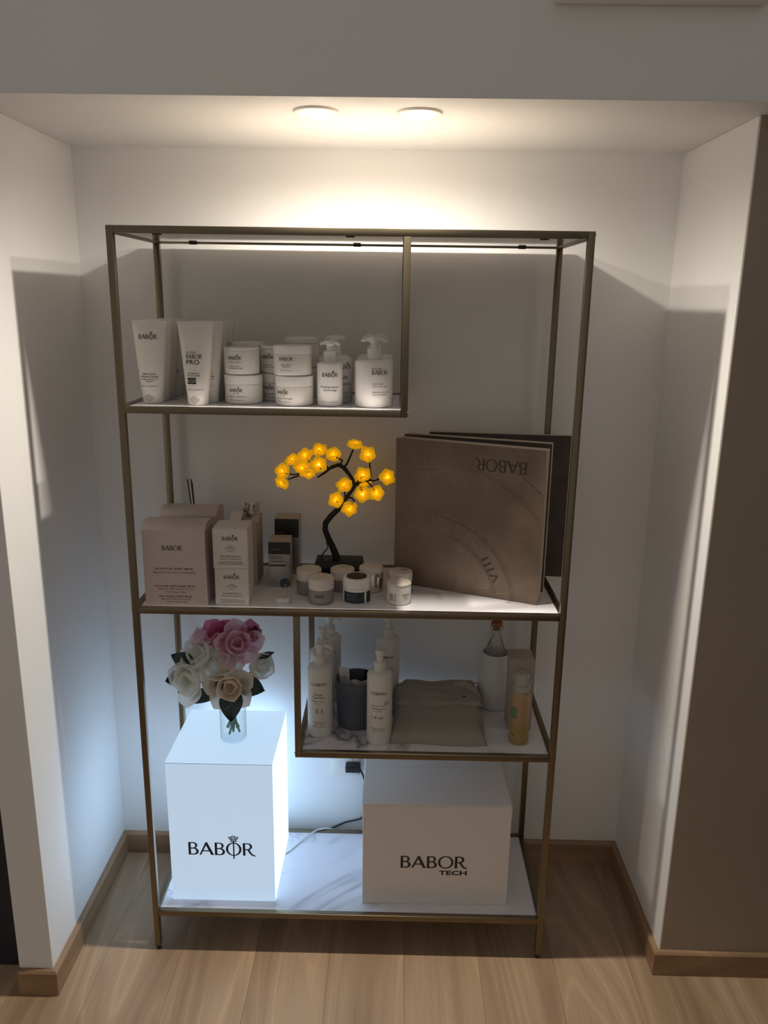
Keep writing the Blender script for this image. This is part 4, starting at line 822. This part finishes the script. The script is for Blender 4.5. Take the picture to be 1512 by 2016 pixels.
gz = S4 + ch
gx, gy = -0.311, 0.167
t = thing('glass_vase', 'clear glass cylinder vase standing on the light box', 'vase', (gx, gy, gz))
part('glass', MB().lathe([(0.030, 0), (0.0335, 0.0015), (0.0345, 0.005), (0.0345, 0.110), (0.0338, 0.1108), (0.0332, 0.110), (0.0331, 0.007), (0.031, 0.004)], 44), M_VASE, t)
def bloom(R, rings, seed):
    rd = random.Random(seed); out = []
    for n, ln, wd, a0, a1, cup in rings:
        o = rd.random() * 6
        for k in range(n):
            out.append(big_petal(o + 2 * PI * k / n + rd.uniform(-.14, .14), R * ln * rd.uniform(.93, 1.07), R * wd, a0 + rd.uniform(-6, 6), a1 + rd.uniform(-9, 9), cup, 0.0))
    return out
OPEN = ((3, 0.95, 0.52, 62, -22, 0.55), (4, 1.30, 0.66, 78, -2, 0.45), (5, 1.62, 0.72, 92, 48, 0.30))
CUPPED = ((3, 1.15, 0.62, 58, -18, 0.55), (4, 1.45, 0.74, 80, -6, 0.45), (3, 1.60, 0.78, 90, 22, 0.35))
BUD = ((3, 1.25, 0.60, 50, -20, 0.6), (4, 1.45, 0.70, 70, -14, 0.5))
FL = [
 ('cream open bloom at the lower front of the bouquet, facing forward', (-0.300, 0.096, 0.706), (0.03, -1, 0.10), 0.0461, OPEN, M_PCREAM),
 ('large white bloom at the lower left of the bouquet', (-0.402, 0.108, 0.716), (-0.30, -0.85, 0.25), 0.0487, CUPPED, M_PWHITE),
 ('white bloom at the upper left of the bouquet', (-0.386, 0.140, 0.764), (-0.30, -0.65, 0.70), 0.0507, CUPPED, M_PWHITE),
 ('greenish white bloom in the middle of the bouquet', (-0.325, 0.128, 0.762), (0.05, -0.80, 0.60), 0.0531, CUPPED, M_PWHITE),
 ('pale pink bloom at the upper front right of the bouquet', (-0.284, 0.130, 0.804), (0.12, -0.75, 0.70), 0.0448, OPEN, M_PPINK),
 ('deep pink bloom at the very top of the bouquet', (-0.335, 0.172, 0.812), (-0.05, -0.45, 0.9), 0.0437, CUPPED, M_PMAG),
 ('pink bloom at the back left of the bouquet', (-0.386, 0.180, 0.792), (-0.45, -0.35, 0.85), 0.0381, BUD, M_PPINK),
 ('greenish white bud at the right edge of the bouquet', (-0.236, 0.152, 0.736), (0.55, -0.70, 0.40), 0.0501, BUD, M_PWHITE),
 ('magenta bloom at the back right of the bouquet', (-0.264, 0.178, 0.806), (0.35, -0.45, 0.85), 0.0427, BUD, M_PMAG)]
roots = []
for i, (lb, c, d, R, rings, m) in enumerate(FL):
    t = thing('artificial_flower', lb, 'flower', (c[0], c[1], c[2]), 0, 'artificial flowers in the glass vase'); roots.append(t)
    dv = Vector(d).normalized(); q = dv.to_track_quat('Z', 'Y').to_euler(); off = -dv * R * 0.45
    for mb in bloom(R, rings, 20 + i): part('petal', mb, m, t, off, q)
    k = 2 * PI * i / len(FL); ex = gx + 0.016 * math.cos(k) - c[0]; ey = gy + 0.016 * math.sin(k) - c[1]; ez = gz + 0.018 + 0.008 * (i % 3) - c[2]
    mid = Vector((gx - c[0] + 0.018 * math.cos(k + 2.6), gy - c[1] + 0.018 * math.sin(k + 2.6), gz + 0.106 - c[2]))
    part('stem', MB().tube([off, off + (mid - off) * 0.45 - dv * 0.02, mid, Vector((ex, ey, ez))], 0.0030, 8), M_STEM, t)
LVS = [(0, (-0.299, 0.122, 0.692), (-0.296, 0.080, 0.617), 0.030, (0, -1, .25)), (0, (-0.285, 0.132, 0.706), (-0.217, 0.122, 0.684), 0.028, (0.1, -1, .3)), (0, (-0.318, 0.130, 0.696), (-0.404, 0.106, 0.652), 0.020, (0, -1, .5)),
       (1, (-0.412, 0.136, 0.716), (-0.470, 0.126, 0.703), 0.022, (0, -1, .3)), (2, (-0.400, 0.146, 0.748), (-0.456, 0.142, 0.770), 0.022, (0, -1, .1)), (8, (-0.262, 0.186, 0.755), (-0.250, 0.186, 0.834), 0.024, (.3, -1, 0)), (7, (-0.236, 0.158, 0.750), (-0.196, 0.160, 0.771), 0.010, (0, -.6, .8)), (3, (-0.330, 0.118, 0.735), (-0.345, 0.108, 0.668), 0.020, (0, -1, .3))]
for fi, a, b, wd, nrm in LVS:
    a = Vector(a) - Vector(FL[fi][1]); b = Vector(b) - Vector(FL[fi][1]); L = (b - a).length
    yv = (b - a).normalized(); zv = Vector(nrm); zv = (zv - yv * zv.dot(yv)).normalized(); xv = yv.cross(zv)
    mb = MB(); mb.grid(lambda u, v: tuple(a + xv * ((u - 0.5) * 2 * wd * math.sin(PI * min(0.999, v) ** 0.80) ** 0.85) + yv * (L * v) + zv * (0.30 * wd * abs(u - 0.5) * 2 + 0.10 * L * math.sin(PI * v))), 6, 10)
    part('leaf', mb, M_LEAF, roots[fi])

# BABOR TECH box
tx0, tx1, ty0, ty1, th = 0.0335, 0.4105, 0.050, 0.325, 0.2945
t = thing('storage_box', 'white cardboard box printed BABOR TECH on the bottom shelf', 'box', ((tx0 + tx1) / 2, (ty0 + ty1) / 2, S4), 0.012)
hw, hd = (tx1 - tx0) / 2, (ty1 - ty0) / 2
part('body', MB().box(-hw, hw, -hd, hd, 0, th - 0.002), M_TECHBOX, t, bev=0.0015, smooth=False)
part('front_lid_flap', MB().box(-hw + 0.001, hw - 0.0005, -hd + 0.001, hd - 0.105, th - 0.0018, th + 0.0012), M_TECHBOX, t, bev=0.001, smooth=False)
part('rear_lid_flap', MB().box(-hw + 0.001, hw - 0.0005, hd - 0.1035, hd, th - 0.0018, th + 0.0005), M_TECHBOX, t, bev=0.001, smooth=False)
for s in (-1, 1): part('side_tab', MB().box(min(s * hw, s * (hw + 0.0022)), max(s * hw, s * (hw + 0.0022)), -hd + 0.004, -hd + 0.11, th - 0.040, th - 0.0005), M_TECHBOX, t, bev=0.0008, seg=1, smooth=False)
for x in (-0.075, 0.048): part('lid_notch', MB().box(x - 0.003, x + 0.003, hd - 0.070, hd - 0.062, th + 0.0003, th + 0.0030), M_TECHBOX, t, bev=0.0008, seg=1)
lettering(t, [('@', 0.0345, -0.004, 0.111, 'c', 1.18)], on_plane(-hd, 0.0006), M_INK)
lettering(t, [('TECH', 0.0125, 0.0815, 0.0905, 'r', 1.62, 1.0, 0.028)], on_plane(-hd, 0.0006), M_BLACK, 'tech_lettering')

# ------------------------------------------------------------------ socket, plug, cords
t = thing('wall_socket', 'white wall socket low on the back wall behind the bottom bay', 'socket', (-0.028, YB, 0.318))
part('plate', MB().box(-0.040, 0.040, -0.009, 0.0, -0.040, 0.040), M_PLASTIC, t, bev=0.003)
part('recess_ring', MB().lathe([(0.021, 0.0), (0.0225, 0.001), (0.0225, 0.0015)], 32), M_PLASTIC2, t, (0, -0.0092, 0), (PI / 2, 0, 0))
t = thing('power_plug', 'black power plug in the wall socket below the lower shelf', 'plug', (-0.010, YB - 0.011, 0.318))
part('plug_body', MB().box(-0.018, 0.026, -0.034, 0.0, -0.0095, 0.0095), M_BLACK, t, bev=0.004, seg=3)
part('power_cord', MB().tube([(0.022, -0.018, 0.0), (0.034, -0.010, -0.030), (0.044, -0.004, -0.10), (0.040, -0.002, -0.165), (0.026, 0.0, -0.185), (-0.020, 0.003, -0.200), (-0.085, 0.004, -0.234), (-0.150, -0.006, -0.262)], 0.0026, 8), M_BLACK, t)
t = thing('lamp_cable', 'thin white cable running from the light box across the marble', 'cable', (0, 0, 0))
part('cord', MB().tube([(-0.1905, 0.232, S4 + 0.003), (-0.178, 0.248, S4 + 0.0022), (-0.160, 0.276, S4 + 0.0022), (-0.135, 0.310, S4 + 0.006), (-0.110, 0.336, Z4 + 0.0035), (-0.088, 0.345, Z4 + 0.0030), (-0.065, 0.352, Z4 - 0.004), (-0.055, 0.360, Z4 - 0.03)], 0.0022, 8), M_WHITECABLE, t)
